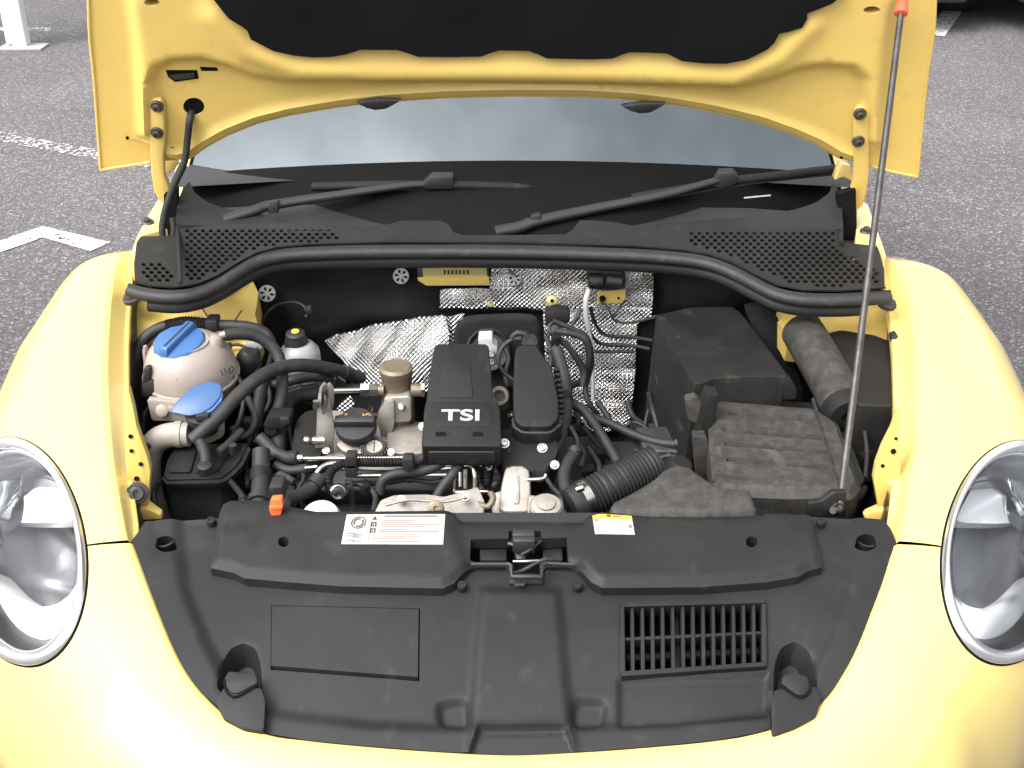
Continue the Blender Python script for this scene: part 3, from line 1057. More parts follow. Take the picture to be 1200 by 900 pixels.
band_line = fixcrown([(250, 20), (290, 60), (350, 82), (450, 84), (600, 84), (750, 86), (860, 90), (915, 66), (950, 30)], IN_L)
def hood_h(A, B):
    d = sdist(rec_poly, A, B)
    h = -0.020 * (1 - smooth(-0.012, 0.012, d))
    e = sdist(edge_poly, A, B)
    h = h - 0.028 * smooth(-0.035, -0.004, e) * smooth(-0.02, 0.03, d) * (B < 0.62)
    # rolled bead along the lower edge of the arch
    h = h + 0.006 * np.exp(-((e + 0.012) / 0.007) ** 2) * (d < 0)
    b = sdist(band_line, A, B, closed=False)
    h = h + 0.010 * np.exp(-(b / 0.022) ** 2)
    return h
def ell(cx, cy, rx, ry, n=20, lift=IN_L):
    return fixcrown([(cx + rx * math.cos(2 * math.pi * k / n), cy + ry * math.sin(2 * math.pi * k / n)) for k in range(n)], lift)
hh = [ell(227, 125, 12.5, 10.5, lift=IN_L - 0.02), ell(1022, 12, 10, 4.5), ell(178, 3, 9, 4.5)]
hood_in = relief("hood_inner_panel", inner_out, 0.0075, hood_surf(IN_L), "yellow_inner_shaded", hood, hfun=hood_h, nvec=HN, holes=hh, insets=(0.006, 0.013, 0.020, 0.028, 0.036), loops=[(rec_poly, (0.004, 0.011))], skirt=0.030, skirt_vec=-HN, angle=50)
# felt liner with scalloped edge
LIN = [(236, -12), (250, 0), (262, 15), (268, 22), (285, 32), (290, 36), (294, 46), (320, 60), (345, 66), (367, 68), (390, 67), (405, 64), (423, 58), (466, 58), (478, 62), (490, 66.5), (530, 67.5), (563, 67), (574, 63), (585, 59.5), (620, 59.5), (630, 63), (641, 68),
       (690, 69.5), (718, 69), (728, 65), (738, 62), (781, 63), (790, 67), (799, 71.5), (825, 74), (850, 74.5), (875, 70), (900, 58), (908, 50), (913, 40), (924, 38), (940, 33), (946, 22), (946, 16), (975, 4), (990, -8)]
lin_out = list(reversed(fixcrown(LIN, IN_L + 0.012)))
la = [(-0.46, 0.50), (-0.47, 0.58), (-0.43, 0.68), (-0.33, 0.76), (-0.18, 0.80), (0.0, 0.81), (0.18, 0.80), (0.33, 0.76), (0.43, 0.68), (0.47, 0.58), (0.46, 0.50)]
lin_full = lin_out + la
relief("hood_liner", lin_full, 0.014, hood_surf(IN_L + 0.012), "felt_black", hood, nvec=HN, skirt=0.016, skirt_vec=-HN, label="black felt liner under the bonnet",
       hfun=lambda A, B: 0.002 * np.sin(A * 23) * np.sin(B * 31))
# rubber buffers on the arch
for cx, cy in ((444, 121), (754, 125)):
    o = fixcrown([(cx - 27, cy - 2), (cx - 14, cy + 4), (cx - 4, cy + 6.5), (cx + 9, cy + 5), (cx + 27, cy - 5), (cx, cy - 6)], IN_L + 0.002)
    s3 = hood_surf(IN_L - 0.004)(np.array([q[0] for q in o]), np.array([q[1] for q in o]))
    prism("hood_buffer", [Vector(v) for v in s3], HN * 0.012, "rubber", hood, bev=0.003)
# latch slots near the hinge corner
for pts in ([(194, 82), (231, 82), (233, 92), (205, 96), (197, 90)], [(234, 78), (254, 79), (256, 83), (236, 83)]):
    o = fixcrown(pts, IN_L - 0.02)
    s3 = hood_surf(IN_L - 0.022)(np.array([q[0] for q in o]), np.array([q[1] for q in o]))
    pl = prism("hood_slot", [Vector(v) for v in s3], HN * 0.003, "black_void", hood, bev=0.0008)
s3 = hood_surf(IN_L - 0.018)(*[np.array(v) for v in zip(*fixcrown([(198, 86), (228, 84), (229, 90), (205, 92)], IN_L - 0.02))])
prism("latch_clip", [Vector(v) for v in s3], HN * 0.004, "dark_plastic", hood, bev=0.001)
# dark backing behind the round openings
for (cx, cy, rx, ry) in ((227, 125, 16, 14), (1022, 12, 13, 7), (178, 3, 12, 7)):
    o = ell(cx, cy, rx, ry, lift=0.008)
    s3 = hood_surf(0.003)(np.array([q[0] for q in o]), np.array([q[1] for q in o]))
    prism("hood_opening", [Vector(v) for v in s3], HN * 0.003, "black_void", hood, bev=0)
# small drain holes
for cx, cy, r in ((202, 174, 2.2), (148, 165, 2.0), (986, 184, 2.2)):
    o = ell(cx, cy, r, r, 10, IN_L - 0.02)
    lf = IN_L - 0.0195 if cx > 160 else 0.001
    s3 = hood_surf(lf)(np.array([q[0] for q in o]), np.array([q[1] for q in o]))
    prism("drain_hole", [Vector(v) for v in s3], HN * 0.0006, "black_void", hood, bev=0)
# gooseneck hinges
def hinge(pts, bolts, side):
    pl = [on_plane(p[0], p[1], H0 + HN * 0.012, HN) for p in pts]
    hg = prism("hood_hinge", pl, -HN * 0.014, "yellow_inner_shaded", hood, bev=0.004, bseg=3)
    for (bx, by) in bolts:
        bolt(on_plane(bx, by, H0 + HN * 0.014, HN), HN, 0.0075, "dark_steel", hg)
    return hg
hinge([(175, 122), (179, 117), (188, 117), (192, 124), (194, 160), (192, 185), (193, 205), (199, 222), (208, 240), (203, 246), (195, 243), (186, 236), (180, 224), (177, 205), (175, 165)], [(184, 125), (184, 156)], -1)
hinge([(1019, 135), (1016, 128), (1008, 125), (1002, 131), (1000, 165), (1001, 190), (1000, 212), (996, 228), (988, 242), (993, 250), (1002, 250), (1011, 242), (1016, 228), (1019, 205), (1019, 170)], [(1008, 134), (1006, 166)], 1)

# folded hem along the bonnet's outer edges
for tip in (tipL, tipR):
    s3 = hood_surf(0.0)(np.array([q[0] for q in tip] + [front_full[-1 if tip is tipL else 0][0]]), np.array([q[1] for q in tip] + [0.62]))
    tube("hood_hem", [Vector(v) for v in s3], 0.003, "yellow_inner_shaded", hood, seg=8, step=0.03)
for hp in ([(118, 199), (150, 194), (176, 190)], [(1020, 194), (1046, 201), (1075, 207)]):
    fx = fixcrown(hp, 0.0)
    s3 = hood_surf(0.0)(np.array([q[0] for q in fx]), np.array([q[1] for q in fx]))
    tube("hood_hem", [Vector(v) for v in s3], 0.003, "yellow_inner_shaded", hood, seg=8, step=0.03)
# ------------------------------------------------------------------ radiator shroud (big black moulding behind the grille)
def slab(X, Y):
    return zedge(X, Y) - 0.004
def slabf(A, B):
    return hit(A, B, lambda x, y: zedge(x, y) - 0.006)
SH_OUT = [(163, 622), (170, 611), (200, 608), (260, 605), (420, 600), (600, 600), (800, 600), (952, 604), (1000, 606), (1036, 609), (1044, 620)] + \
         [(1051, 637), (1045, 658), (1036, 686), (1024, 717), (1008, 756), (992, 787), (970, 818), (938, 842), (888, 858.5), (838, 867.5), (768, 874.5), (690, 880.5), (600, 884.5), (510, 880.5), (430, 874.5), (360, 867.5),
          (311, 859), (267, 838), (238, 813.5), (217, 787), (200, 756), (184, 718), (170, 682), (160, 655), (153, 635)]
PANEL = [(317, 705), (492, 709), (491, 794.5), (316, 781)]
VENT = [(729, 708), (895, 704), (896, 778), (730, 789)]
LATCH = [(551, 632), (664, 630), (667, 664), (637, 664), (636, 677), (597, 677), (596, 664), (550, 664)]
CHAN = [(566, 690), (653, 690), (657, 720), (662, 780), (668, 840), (674, 895), (548, 895), (553, 840), (556, 780), (561, 720)]
TONG = [(562, 853), (663, 852), (678, 900), (546, 900)]
POCK_L = rnd([(512, 820), (548, 815), (550, 850), (516, 848)], .35)
POCK_R = rnd([(672, 815), (712, 817), (708, 848), (670, 850)], .35)
CUP_L = rnd([(254, 812), (258, 775), (270, 756), (284, 750), (298, 756), (304, 775), (306, 812)], .3)
CUP_R = rnd([(908, 815), (909, 775), (917, 755), (932, 748), (946, 756), (955, 775), (958, 812)], .3)
BLK_L = rnd([(253, 822), (262, 806), (306, 806), (311, 822), (309, 856), (285, 853), (262, 841)], .15)
BLK_R = rnd([(904, 824), (908, 808), (956, 804), (962, 820), (957, 838), (932, 852), (905, 862)], .15)
RIM_IN = [(205, 640), (212, 690), (236, 750), (262, 800), (300, 836), (430, 852), (600, 858), (780, 852), (900, 838), (950, 800), (975, 750), (998, 690), (1004, 640)]
def sh_h(A, B):
    h = np.zeros(len(A))
    h += 0.008 * (1 - smooth(-7, 7, sdist(CHAN, A, B)))
    h -= 0.012 * (1 - smooth(-2.5, 3.5, sdist(TONG, A, B)))
    for p in (POCK_L, POCK_R):
        h -= 0.009 * (1 - smooth(-6, 5, sdist(p, A, B)))
    for p in (CUP_L, CUP_R):
        h -= 0.035 * (1 - smooth(-9, 2, sdist(p, A, B)))
    d = sdist(RIM_IN + [(1004, 600), (205, 600)], A, B)
    h -= 0.007 * (1 - smooth(-14, 6, d))
    h -= 0.006 * (1 - smooth(-3, 3, sdist([(726, 792), (902, 786), (900, 838), (726, 850)], A, B)))
    h -= 0.003 * (1 - smooth(-14, 10, sdist([(180, 605), (182, 618), (215, 618), (240, 640), (215, 655), (186, 652), (178, 640)], A, B)))
    return h
shroud = relief("radiator_shroud", SH_OUT, 3.6, slabf, "grey_plastic", car, hfun=sh_h, nvec=(0, -0.25, 1), holes=[PANEL, VENT, LATCH], round_holes=[(194, 636, 13.5, 9.5, 18, 0), (1014.5, 636, 13.5, 10, 18, 0)],
                loops=[(CUP_L, (1, 4.5, 8)), (CUP_R, (1, 4.5, 8)), (CHAN, (3, 7)), (TONG, (1, 3)), (POCK_L, (2, 5)), (POCK_R, (2, 5))], skirt=0.02, label="black plastic radiator shroud behind the nose", angle=50)
def lift(px, py, dz):
    return hitv(px, py, lambda x, y: zedge(x, y) + dz)
def lifts(pts, dz):
    a = hit(np.array([p[0] for p in pts]), np.array([p[1] for p in pts]), lambda x, y: zedge(x, y) + dz)
    return [Vector(v) for v in a]
# flat access panel in its opening
def shrink(poly, k):
    c = np.mean(np.array(poly), 0)
    return [tuple(c + (np.array(p) - c) * np.array(k)) for p in poly]
relief("access_panel", shrink(PANEL, (0.985, 0.972)), 6, lambda A, B: hit(A, B, lambda x, y: zedge(x, y) - 0.0145), "grey_plastic", shroud, skirt=0.012, angle=50)
# vent: frame bars and slats over a dark duct
def bar(name, a, b, w, h, m, parent, dz):
    """straight bar on the moulding between two picture points; w in pixels across"""
    pa, pb = lift(*a, dz), lift(*b, dz)
    t = (pb - pa).normalized()
    nrm = Vector((0, -0.3, 1)).normalized()
    s = t.cross(nrm).normalized()
    hw = w * 0.5 / 890.0
    vv = []
    for p in (pa, pb):
        vv += [p + s * hw, p - s * hw, p - s * hw - nrm * h, p + s * hw - nrm * h]
    return mesh_obj(name, vv, [(0, 1, 2, 3), (7, 6, 5, 4), (0, 4, 5, 1), (1, 5, 6, 2), (2, 6, 7, 3), (3, 7, 4, 0)], m, parent, bev=0.0008, bseg=1)
vent = prism("vent_grille", lifts([(724, 702), (901, 697), (902, 783), (725, 795)], -0.055), (0, 0, -0.02), "black_void", shroud, bev=0)
vent["label"] = "slatted air vent in the shroud"
va, vb, vc, vd = [np.array(p, float) for p in VENT]
for i in range(15):
    t = i / 14
    top = va + (vb - va) * t; bot = vd + (vc - vd) * t
    bar("slat", top + (0, -1), bot + (0, 1), 4.2 if 0 < i < 14 else 5.5, 0.022, "grey_plastic", vent, -0.009 if 0 < i < 14 else -0.006)
bar("vent_rail", va + (vd - va) * 0.5, vb + (vc - vb) * 0.5, 4, 0.018, "grey_plastic", vent, -0.0115)
bar("vent_rail", va + (-2, 0), vb + (2, 0), 6, 0.022, "grey_plastic", vent, -0.0045)
bar("vent_rail", vd + (-2, 0), vc + (2, 0), 6, 0.022, "grey_plastic", vent, -0.0045)
# inside of the duct
bar("duct_rib", (735, 770), (890, 762), 8, 0.01, "dark_plastic", vent, -0.035)
bar("duct_rib", (790, 712), (792, 784), 10, 0.01, "dark_plastic", vent, -0.035)
# bump stops in their cups
for side, blk, cup in ((-1, BLK_L, CUP_L), (1, BLK_R, CUP_R)):
    b = prism("bump_stop", lifts(blk, 0.010), (0, 0.012, -0.05), "grey_plastic", shroud, bev=0.004, bseg=3)
    if side < 0:
        tong = rnd([(262, 797), (266, 806), (272, 812), (280, 812), (302, 800), (300, 790), (268, 786)], .2)
        slot = [(263, 796), (264, 808), (270, 815), (278, 816), (301, 803)]
    else:
        tong = rnd([(915, 800), (935, 815), (944, 814), (949, 807), (949, 793), (930, 786), (918, 790)], .2)
        slot = [(914, 803), (934, 816), (943, 816), (950, 808), (948, 793)]
    prism("buffer", lifts(tong, 0.012), (0, 0.012, -0.045), "grey_plastic", b, bev=0.003)
    tube("buffer_slot", [lift(q[0], q[1], 0.0125) for q in slot], 0.0013, "black_void", b, seg=6)
# deep round adjusters
for cx in (194, 1014.5):
    c = lift(cx, 637, -0.03)
    ad = lathe("adjuster", c, (0, -0.25, 1), [(0.0165, -0.02), (0.0165, 0.012), (0.0135, 0.012), (0.0125, 0.0), (0.004, 0.0), (0.0035, 0.008), (0.0005, 0.008)], "dark_plastic", shroud, seg=24)
# push rivets
for cx, cy in ((541.5, 686.5), (677, 686.5), (247, 611), (962, 612)):
    lathe("push_rivet", lift(cx, cy, -0.006), (0, -0.25, 1), [(0.0065, -0.004), (0.0065, 0.002), (0.0055, 0.0035), (0.003, 0.0036), (0.0025, 0.0025), (0.0005, 0.0025)], "grey_plastic", shroud, seg=14)
prism("moulding_mark", lifts([(601, 683), (618, 682), (614, 687), (604, 687)], -0.0055), (0, 0, 0.001), "dark_plastic", shroud, bev=0.0004)

# ------------------------------------------------------------------ lock carrier cover (upper cover with the stickers)
COV = [(252, 640), (258, 603), (262, 593), (270, 588.5), (300, 587.5), (322, 589), (345, 596), (370, 601), (420, 601), (500, 600), (530, 599), (600, 599), (690, 600), (708, 602), (760, 606), (860, 607), (890, 606), (898, 603), (949, 605), (955, 632), (963.5, 666),
       (947, 670), (936, 677), (900, 683.5), (820, 689.5), (706, 690.5), (693, 684), (682, 671), (674, 663), (664, 660), (640, 660), (637, 664), (636, 679), (597, 679), (596, 664), (592, 660), (562, 660), (551, 664), (542, 673), (532, 685), (519, 691), (400, 688.5), (330, 683), (286, 679), (275, 673), (247, 667)]
MID = [(530, 560), (700, 560), (690, 618), (684, 640), (676, 662), (670, 720), (552, 720), (552, 662), (540, 640), (534, 618)]
LATCH2 = [(551.5, 632), (596, 631), (596, 622), (634, 622), (634, 631), (664, 630), (666.5, 657), (637, 657), (634, 672), (598, 672), (596, 657), (550.5, 657)]
TOPSLOT = [(532, 600), (690, 600), (682, 613), (541, 613)]
def cov_h(A, B):
    h = 0.009 * smooth(-9, 14, sdist(MID, A, B))
    h -= 0.008 * (1 - smooth(-4, 3, sdist(TOPSLOT, A, B)))
    e = sdist(COV, A, B)
    h -= 0.007 * smooth(-9, 0, e)
    h += 0.0035 * (1 - smooth(-20, 20, sdist([(250, 600), (300, 612), (292, 640), (252, 640)], A, B)))
    h -= 0.004 * (1 - smooth(-8, 10, sdist([(262, 618), (296, 612), (290, 622), (266, 628)], A, B)))
    h -= 0.004 * (1 - smooth(-8, 8, sdist([(925, 610), (948, 610), (950, 622), (928, 622)], A, B)))
    return h
cover = relief("lock_carrier_cover", COV, 3.6, lambda A, B: hit(A, B, lambda x, y: zedge(x, y) - 0.002), "grey_plastic", car, hfun=cov_h, nvec=(0, -0.1, 1), holes=[LATCH2], round_holes=[(333, 641, 6.5, 6, 16, 0), (880, 641, 7, 6.5, 16, 0)],
               skirt=0.016, insets=(3, 6, 9), loops=[(MID, (3, 8, 13)), (TOPSLOT, (1, 3))], label="grey plastic cover with stickers over the bonnet lock", angle=48)
for cx, cy, rx in ((333, 641, 9), (880, 641, 10)):
    prism("screw_hole", lifts([(cx + rx * math.cos(k / 12 * 2 * math.pi), cy + rx * math.sin(k / 12 * 2 * math.pi)) for k in range(12)], -0.010), (0, 0, -0.004), "black_void", cover, bev=0)
# bonnet lock in the centre
lock = prism("bonnet_lock", lifts([(540, 622), (676, 622), (680, 684), (538, 684)], -0.055), (0, 0, -0.01), "black_void", car, bev=0, label="black bonnet lock in its opening")
def lplate(name, pts, dz, ext, m, bev=0.002):
    return prism(name, lifts(pts, dz), ext, m, lock, bev=bev)
lplate("lock_plate", [(562, 639), (594, 639), (594, 656), (562, 656)], -0.022, (0, 0, -0.006), "black_plastic")
lplate("lock_plate", [(636, 639), (659, 639), (660, 656), (636, 656)], -0.022, (0, 0, -0.006), "black_plastic")
lplate("lock_rail", [(553, 633.5), (597, 634.5), (597, 637.5), (553, 637)], -0.012, (0, 0, -0.008), "grey_plastic", 0.001)
lplate("lock_rail", [(634, 634.5), (664, 633), (664, 636), (634, 637.5)], -0.012, (0, 0, -0.008), "grey_plastic", 0.001)
lplate("lock_bracket", [(601, 619), (626, 619), (627, 627), (600, 627)], 0.012, (0, 0, -0.02), "dark_plastic")
lplate("lock_bracket", [(601, 627), (627, 627), (627, 634), (601, 634)], 0.010, (0, 0, -0.02), "dark_plastic")
for pts, w in (([(594, 661), (599, 663), (600, 676), (634, 676), (635, 663), (640, 660)], 0.0035),):
    tube("lock_frame", [lift(x, y, 0.006) for x, y in pts], w, "dark_plastic", lock, seg=6, straight=True)
tube("lock_edge", [lift(552, 661.5, 0.0), lift(594, 661.5, 0.0)], 0.003, "dark_plastic", lock, seg=6)
tube("lock_edge", [lift(640, 660.5, 0.0), lift(672, 662, 0.0)], 0.003, "dark_plastic", lock, seg=6)
tube("lock_hook", [lift(602, 658, -0.004), lift(616, 657.8, 0.0), lift(631, 657, -0.004)], 0.0022, "steel", lock, seg=8)
tube("lock_lever", [lift(596, 637, -0.006), lift(608, 640, -0.004), lift(620, 645, -0.012)], 0.003, "dark_steel", lock, seg=8)
tube("lock_lever", [lift(634, 634, -0.004), lift(622, 644, -0.004), lift(611, 650, -0.008)], 0.0022, "dark_plastic", lock, seg=8)
lplate("lock_cam", [(612, 635), (619, 634), (621, 644), (615, 646)], -0.006, (0, 0.002, -0.01), "dark_steel", 0.001)
lplate("lock_cam", [(603, 646), (614, 644), (616, 654), (606, 655)], -0.014, (0, 0.002, -0.01), "dark_steel", 0.001)
tube("lock_cable", [lift(602, 672, -0.02), lift(614, 668, -0.01), lift(628, 660, -0.006), lift(640, 655, -0.004)], 0.003, "rubber", lock, seg=8)

# ------------------------------------------------------------------ stickers
def cov_surf_h(A, B):
    p = hit(A, B, lambda x, y: zedge(x, y) - 0.002)
    return p + cov_h(A, B)[:, None] * np.array(Vector((0, -0.1, 1)).normalized())
def sheet(name, pts, m, parent, dz=0.0008, step=5, thick=0.0006, label=None):
    nv = np.array(Vector((0, -0.1, 1)).normalized())
    return relief(name, pts, step, lambda A, B: cov_surf_h(np.asarray(A), np.asarray(B)) + nv * dz, m, parent, skirt=thick, label=label)
S1 = [(407, 609.3), (522, 609), (519.5, 644.5), (400.5, 644)]
st1 = sheet("warning_sticker", S1, "label_white", cover, label="white warning sticker with round symbol and lines of print")
sa, sb, sc_, sd2 = [np.array(p, float) for p in S1]
def s1(u, v):
    top = sa + (sb - sa) * u; bot = sd2 + (sc_ - sd2) * u
    return tuple(top + (bot - top) * v)
def srect(name, u0, u1, v0, v1, m, q=s1, par=st1, dz=0.0014, thick=0.0003):
    return sheet(name, [q(u0, v0), q(u1, v0), q(u1, v1), q(u0, v1)], m, par, dz=dz, step=6, thick=thick)
def sring(cu, cv, ru, rv, w, m, a0=0, a1=360, q=s1, par=st1, dz=0.0014):
    n = 22
    o = [q(cu + ru * math.cos(R(a0 + (a1 - a0) * k / n)), cv + rv * math.sin(R(a0 + (a1 - a0) * k / n))) for k in range(n + 1)]
    i = [q(cu + ru * w * math.cos(R(a0 + (a1 - a0) * k / n)), cv + rv * w * math.sin(R(a0 + (a1 - a0) * k / n))) for k in range(n, -1, -1)]
    if a1 - a0 >= 360:
        o, i = o[:-1], i[1:]
        return relief("print", o, 3, lambda A, B: cov_surf_h(np.asarray(A), np.asarray(B)) + np.array([0, 0, dz]), m, par, holes=[i], skirt=0)
    return relief("print", o + i, 3, lambda A, B: cov_surf_h(np.asarray(A), np.asarray(B)) + np.array([0, 0, dz]), m, par, skirt=0)
sring(0.135, 0.29, 0.075, 0.205, 0.86, "label_dark")
sring(0.135, 0.29, 0.052, 0.145, 0.72, "label_dark", -40, 120)
sring(0.135, 0.29, 0.052, 0.145, 0.72, "label_dark", 150, 290)
srect("print", 0.385, 0.92, 0.045, 0.105, "label_grey")
for v in (0.2, 0.27, 0.35, 0.42, 0.5, 0.57, 0.66, 0.73, 0.82, 0.9):
    u1 = 0.95 if v in (0.35, 0.57) else random.uniform(0.6, 0.92)
    srect("print", 0.36 if v < 0.75 else 0.30, u1, v, v + 0.018, "label_grey")
for v in (0.63, 0.72, 0.86):
    srect("print", 0.04, random.uniform(0.12, 0.2), v, v + 0.03, "label_grey")
    srect("print", 0.1, 0.19, v + 0.05, v + 0.07, "label_grey")
for v, kk in ((0.07, 0), (0.27, 1), (0.48, 1)):
    if kk:
        srect("print", 0.265, 0.315, v, v + 0.035, "label_dark")
        srect("print", 0.263, 0.275, v, v + 0.15, "label_dark")
        srect("print", 0.283, 0.292, v + 0.07, v + 0.16, "label_dark")
        srect("print", 0.305, 0.317, v + 0.03, v + 0.16, "label_dark")
    else:
        sheet("print", [s1(0.292, v), s1(0.315, v + 0.12), s1(0.27, v + 0.12)], "label_dark", st1, dz=0.0014, step=6, thick=0.0003)
srect("print", 0.258, 0.2605, 0.04, 0.96, "label_grey")
S2 = [(694, 607.5), (739.5, 610), (743.5, 633), (697, 632)]
st2 = sheet("service_sticker", S2, "label_white", cover, label="white sticker with yellow header strip")
ta, tb, tc2, td = [np.array(p, float) for p in S2]
def s2(u, v):
    top = ta + (tb - ta) * u; bot = td + (tc2 - td) * u
    return tuple(top + (bot - top) * v)
srect("sticker_header", 0.0, 1.0, 0.0, 0.25, "label_yellow", s2, st2)
srect("print", 0.35, 0.45, 0.08, 0.16, "label_dark", s2, st2, 0.002)
srect("print", 0.5, 0.72, 0.1, 0.14, "label_grey", s2, st2, 0.002)
srect("print", 0.04, 0.1, 0.27, 0.36, "label_grey", s2, st2, 0.002)
srect("print", 0.87, 0.97, 0.8, 0.95, "label_blue", s2, st2)
srect("print", 0.88, 0.96, 0.5, 0.68, "label_grey", s2, st2)

# ------------------------------------------------------------------ cowl with perforated grille and seal
def zcowl(x, y):
    return 0.872 + 0.18 * (y - 0.6)
def cowlf(A, B):
    return hit(A, B, zcowl)
SEAL = [(151, 335), (175, 341), (205, 343), (232, 339), (256, 329), (280, 314), (300, 303), (325, 296), (360, 292.5), (450, 290), (600, 290.5), (740, 294.5), (800, 299), (830, 304), (858, 314), (885, 328), (910, 340), (940, 346), (980, 347), (1012, 345.5), (1043, 343)]
COWL = [(158, 334), (157, 310), (160, 284), (165, 277), (205, 276), (206, 262), (245, 262), (330, 261.5), (400, 262), (455, 261), (470, 258), (515, 258.5), (524, 262), (532, 272), (542, 275.5), (600, 275.5), (662, 274.5), (670, 270), (680, 258), (720, 258.5), (760, 263), (800, 263),
        (880, 265), (985, 268), (987, 284), (1028, 288), (1036, 315), (1037, 342)] + [(p[0], p[1] - 1) for p in reversed(SEAL[1:-1])]
GR = [[(212, 264), (396, 264), (398, 284), (340, 288), (312, 291), (290, 299), (262, 315), (244, 327), (222, 333), (213, 333)],
      [(161, 307), (196, 303), (210, 331), (185, 333), (163, 329)],
      [(803, 267), (982, 270), (984, 290), (1030, 312), (1032, 336), (960, 338), (925, 333), (890, 318), (860, 303), (835, 295), (803, 289)]]
holes_ = []
for gi, gp in enumerate(GR):
    ga = np.array(gp)
    row = 0
    y = ga[:, 1].min() + 2.5
    while y < ga[:, 1].max():
        k = float(np.interp(y, [262, 340], [0.9, 1.12]))
        x = ga[:, 0].min() + 3 + (4.6 if row % 2 else 0)
        while x < ga[:, 0].max():
            if sdist(gp, np.array([x]), np.array([y]))[0] < -3.0 and not (204 < x < 212):
                holes_.append((x, y, 3.0 * k, 2.15 * k, 8, 0.39))
            x += 9.2
        y += 4.3 * k
        row += 1
def cowl_h(A, B):
    h = np.zeros(len(A))
    d = sdist(SEAL, A, B, closed=False)
    h += 0.010 * np.exp(-(d / 5) ** 2)
    for xs, s in ((208, 1), (985, -1)):
        # raised rib beside the wheel-arch cover
        h += 0.0
    for cx in (430, 745):
        h -= 0.006 * np.exp(-(((A - cx) / 34) ** 2 + ((B - 262) / 9) ** 2))
    return h
cowl = relief("cowl_panel", COWL, 4.0, cowlf, "grey_plastic", car, hfun=cowl_h, nvec=(0, -0.1, 1), round_holes=holes_, skirt=0.003, skirt_vec=Vector((0, 0.1, -1)), label="grey plastic cowl with perforated air grilles", angle=45)
sp = hit(np.array([p[0] for p in SEAL]), np.array([p[1] + 6 for p in SEAL]), lambda x, y: zcowl(x, y) + 0.004)
seal = tube("cowl_seal", [Vector(v) for v in sp], 0.0098, "rubber", cowl, seg=14, label="thick rubber seal along the cowl edge")
sp2 = hit(np.array([p[0] for p in SEAL]), np.array([p[1] - 1 for p in SEAL]), lambda x, y: zcowl(x, y) + 0.006)
tube("seal_lip", [Vector(v) for v in sp2], 0.0036, "grey_plastic", cowl, seg=8)
sp3 = hit(np.array([p[0] for p in SEAL[1:-1]]), np.array([p[1] + 16 for p in SEAL[1:-1]]), lambda x, y: zcowl(x, y) - 0.022)
tube("water_channel", [Vector(v) for v in sp3], 0.012, "dark_plastic", cowl, seg=12)
# duct floor under the grille
relief("cowl_duct", shrink(COWL, (0.985, 0.9)), 14, lambda A, B: hit(A, B, lambda x, y: zcowl(x, y) - 0.05), "black_void", cowl, skirt=0.0)
# upstand behind the cowl centre and end mouldings
relief("cowl_end", rnd([(205, 264), (208, 236), (214, 222), (222, 212), (228, 226), (245, 238), (270, 246), (320, 253), (330, 263), (270, 264)], .2), 4, lambda A, B: hit(A, B, lambda x, y: 0.895 + 0.45 * (y - 0.80) + 0.35 * np.clip(np.abs(x) - 0.40, 0, 1) ** 1.5), "grey_plastic", cowl, skirt=0.02, angle=60)
relief("cowl_end", rnd([(988, 270), (987, 242), (984, 226), (976, 214), (972, 226), (955, 238), (930, 246), (880, 254), (820, 258), (760, 264), (880, 268)], .2), 4, lambda A, B: hit(A, B, lambda x, y: 0.895 + 0.45 * (y - 0.80) + 0.35 * np.clip(np.abs(x) - 0.40, 0, 1) ** 1.5), "grey_plastic", cowl, skirt=0.02, angle=60)
tube("cowl_rib", PL([(205, 238), (208, 262), (210, 300), (212, 332)], Z=0.898), 0.004, "grey_plastic", cowl, seg=8)
tube("cowl_rib", PL([(986, 232), (986, 262), (985, 284)], Z=0.90), 0.004, "grey_plastic", cowl, seg=8)
# wiper well
relief("wiper_well", [(235, 262), (250, 244), (330, 240), (600, 240), (880, 244), (960, 250), (980, 266), (600, 282), (300, 270)], 10, lambda A, B: hit(A, B, lambda x, y: 0.868 + 0.35 * (y - 0.78)), "dark_plastic", cowl, skirt=0)

# wipers
def wiper(arm, blade, head, hub):
    pts = PL(arm)
    w = prism("wiper", [], (0, 0, 0), "dark_plastic", car) if False else None
    root = tube("wiper", pts, 0.009, "dark_plastic", car, seg=8, r_end=0.0045, flat=0.7)
    return root
w1 = tube("wiper", PL([(262, 258, .80), (300, 246, .82), (320, 240, .832), (400, 228, .855), (470, 218, .872), (498, 216, .878)]), 0.0135, "dark_plastic", car, seg=10, r_end=0.0085, flat=0.75, label="wiper lying across the windscreen foot")
tube("wiper_blade", PL([(366, 219, .888), (450, 217, .882), (520, 217, .880), (600, 219, .882), (680, 223, .888)]), 0.0105, "black_plastic", w1, seg=10, flat=0.8)
tube("wiper_edge", PL([(370, 224, .886), (450, 222, .880), (520, 222, .878), (600, 224, .880), (680, 228, .886)]), 0.003, "rubber", w1, seg=6)
prism("wiper_clip", PL([(494, 218), (506, 207), (531, 207), (532, 215), (530, 222), (500, 222)], Y=0.868), (0, 0.018, 0.004), "dark_plastic", w1, bev=0.002)
prism("wiper_knuckle", PL([(316, 237), (326, 236), (326, 250), (313, 251)], Y=0.818), (0, 0.014, 0), "dark_plastic", w1, bev=0.002)
w2 = tube("wiper", PL([(580, 272, .79), (610, 266, .80), (630, 259, .81), (700, 244, .835), (780, 228, .855), (835, 213, .875), (850, 209, .88)]), 0.0150, "dark_plastic", car, seg=10, r_end=0.0085, flat=0.75, label="raised wiper reaching to the windscreen corner")
tube("wiper_blade", PL([(740, 232, .872), (800, 222, .878), (850, 213, .884), (920, 205, .90), (978, 198, .93)]), 0.0105, "black_plastic", w2, seg=10, flat=0.8)
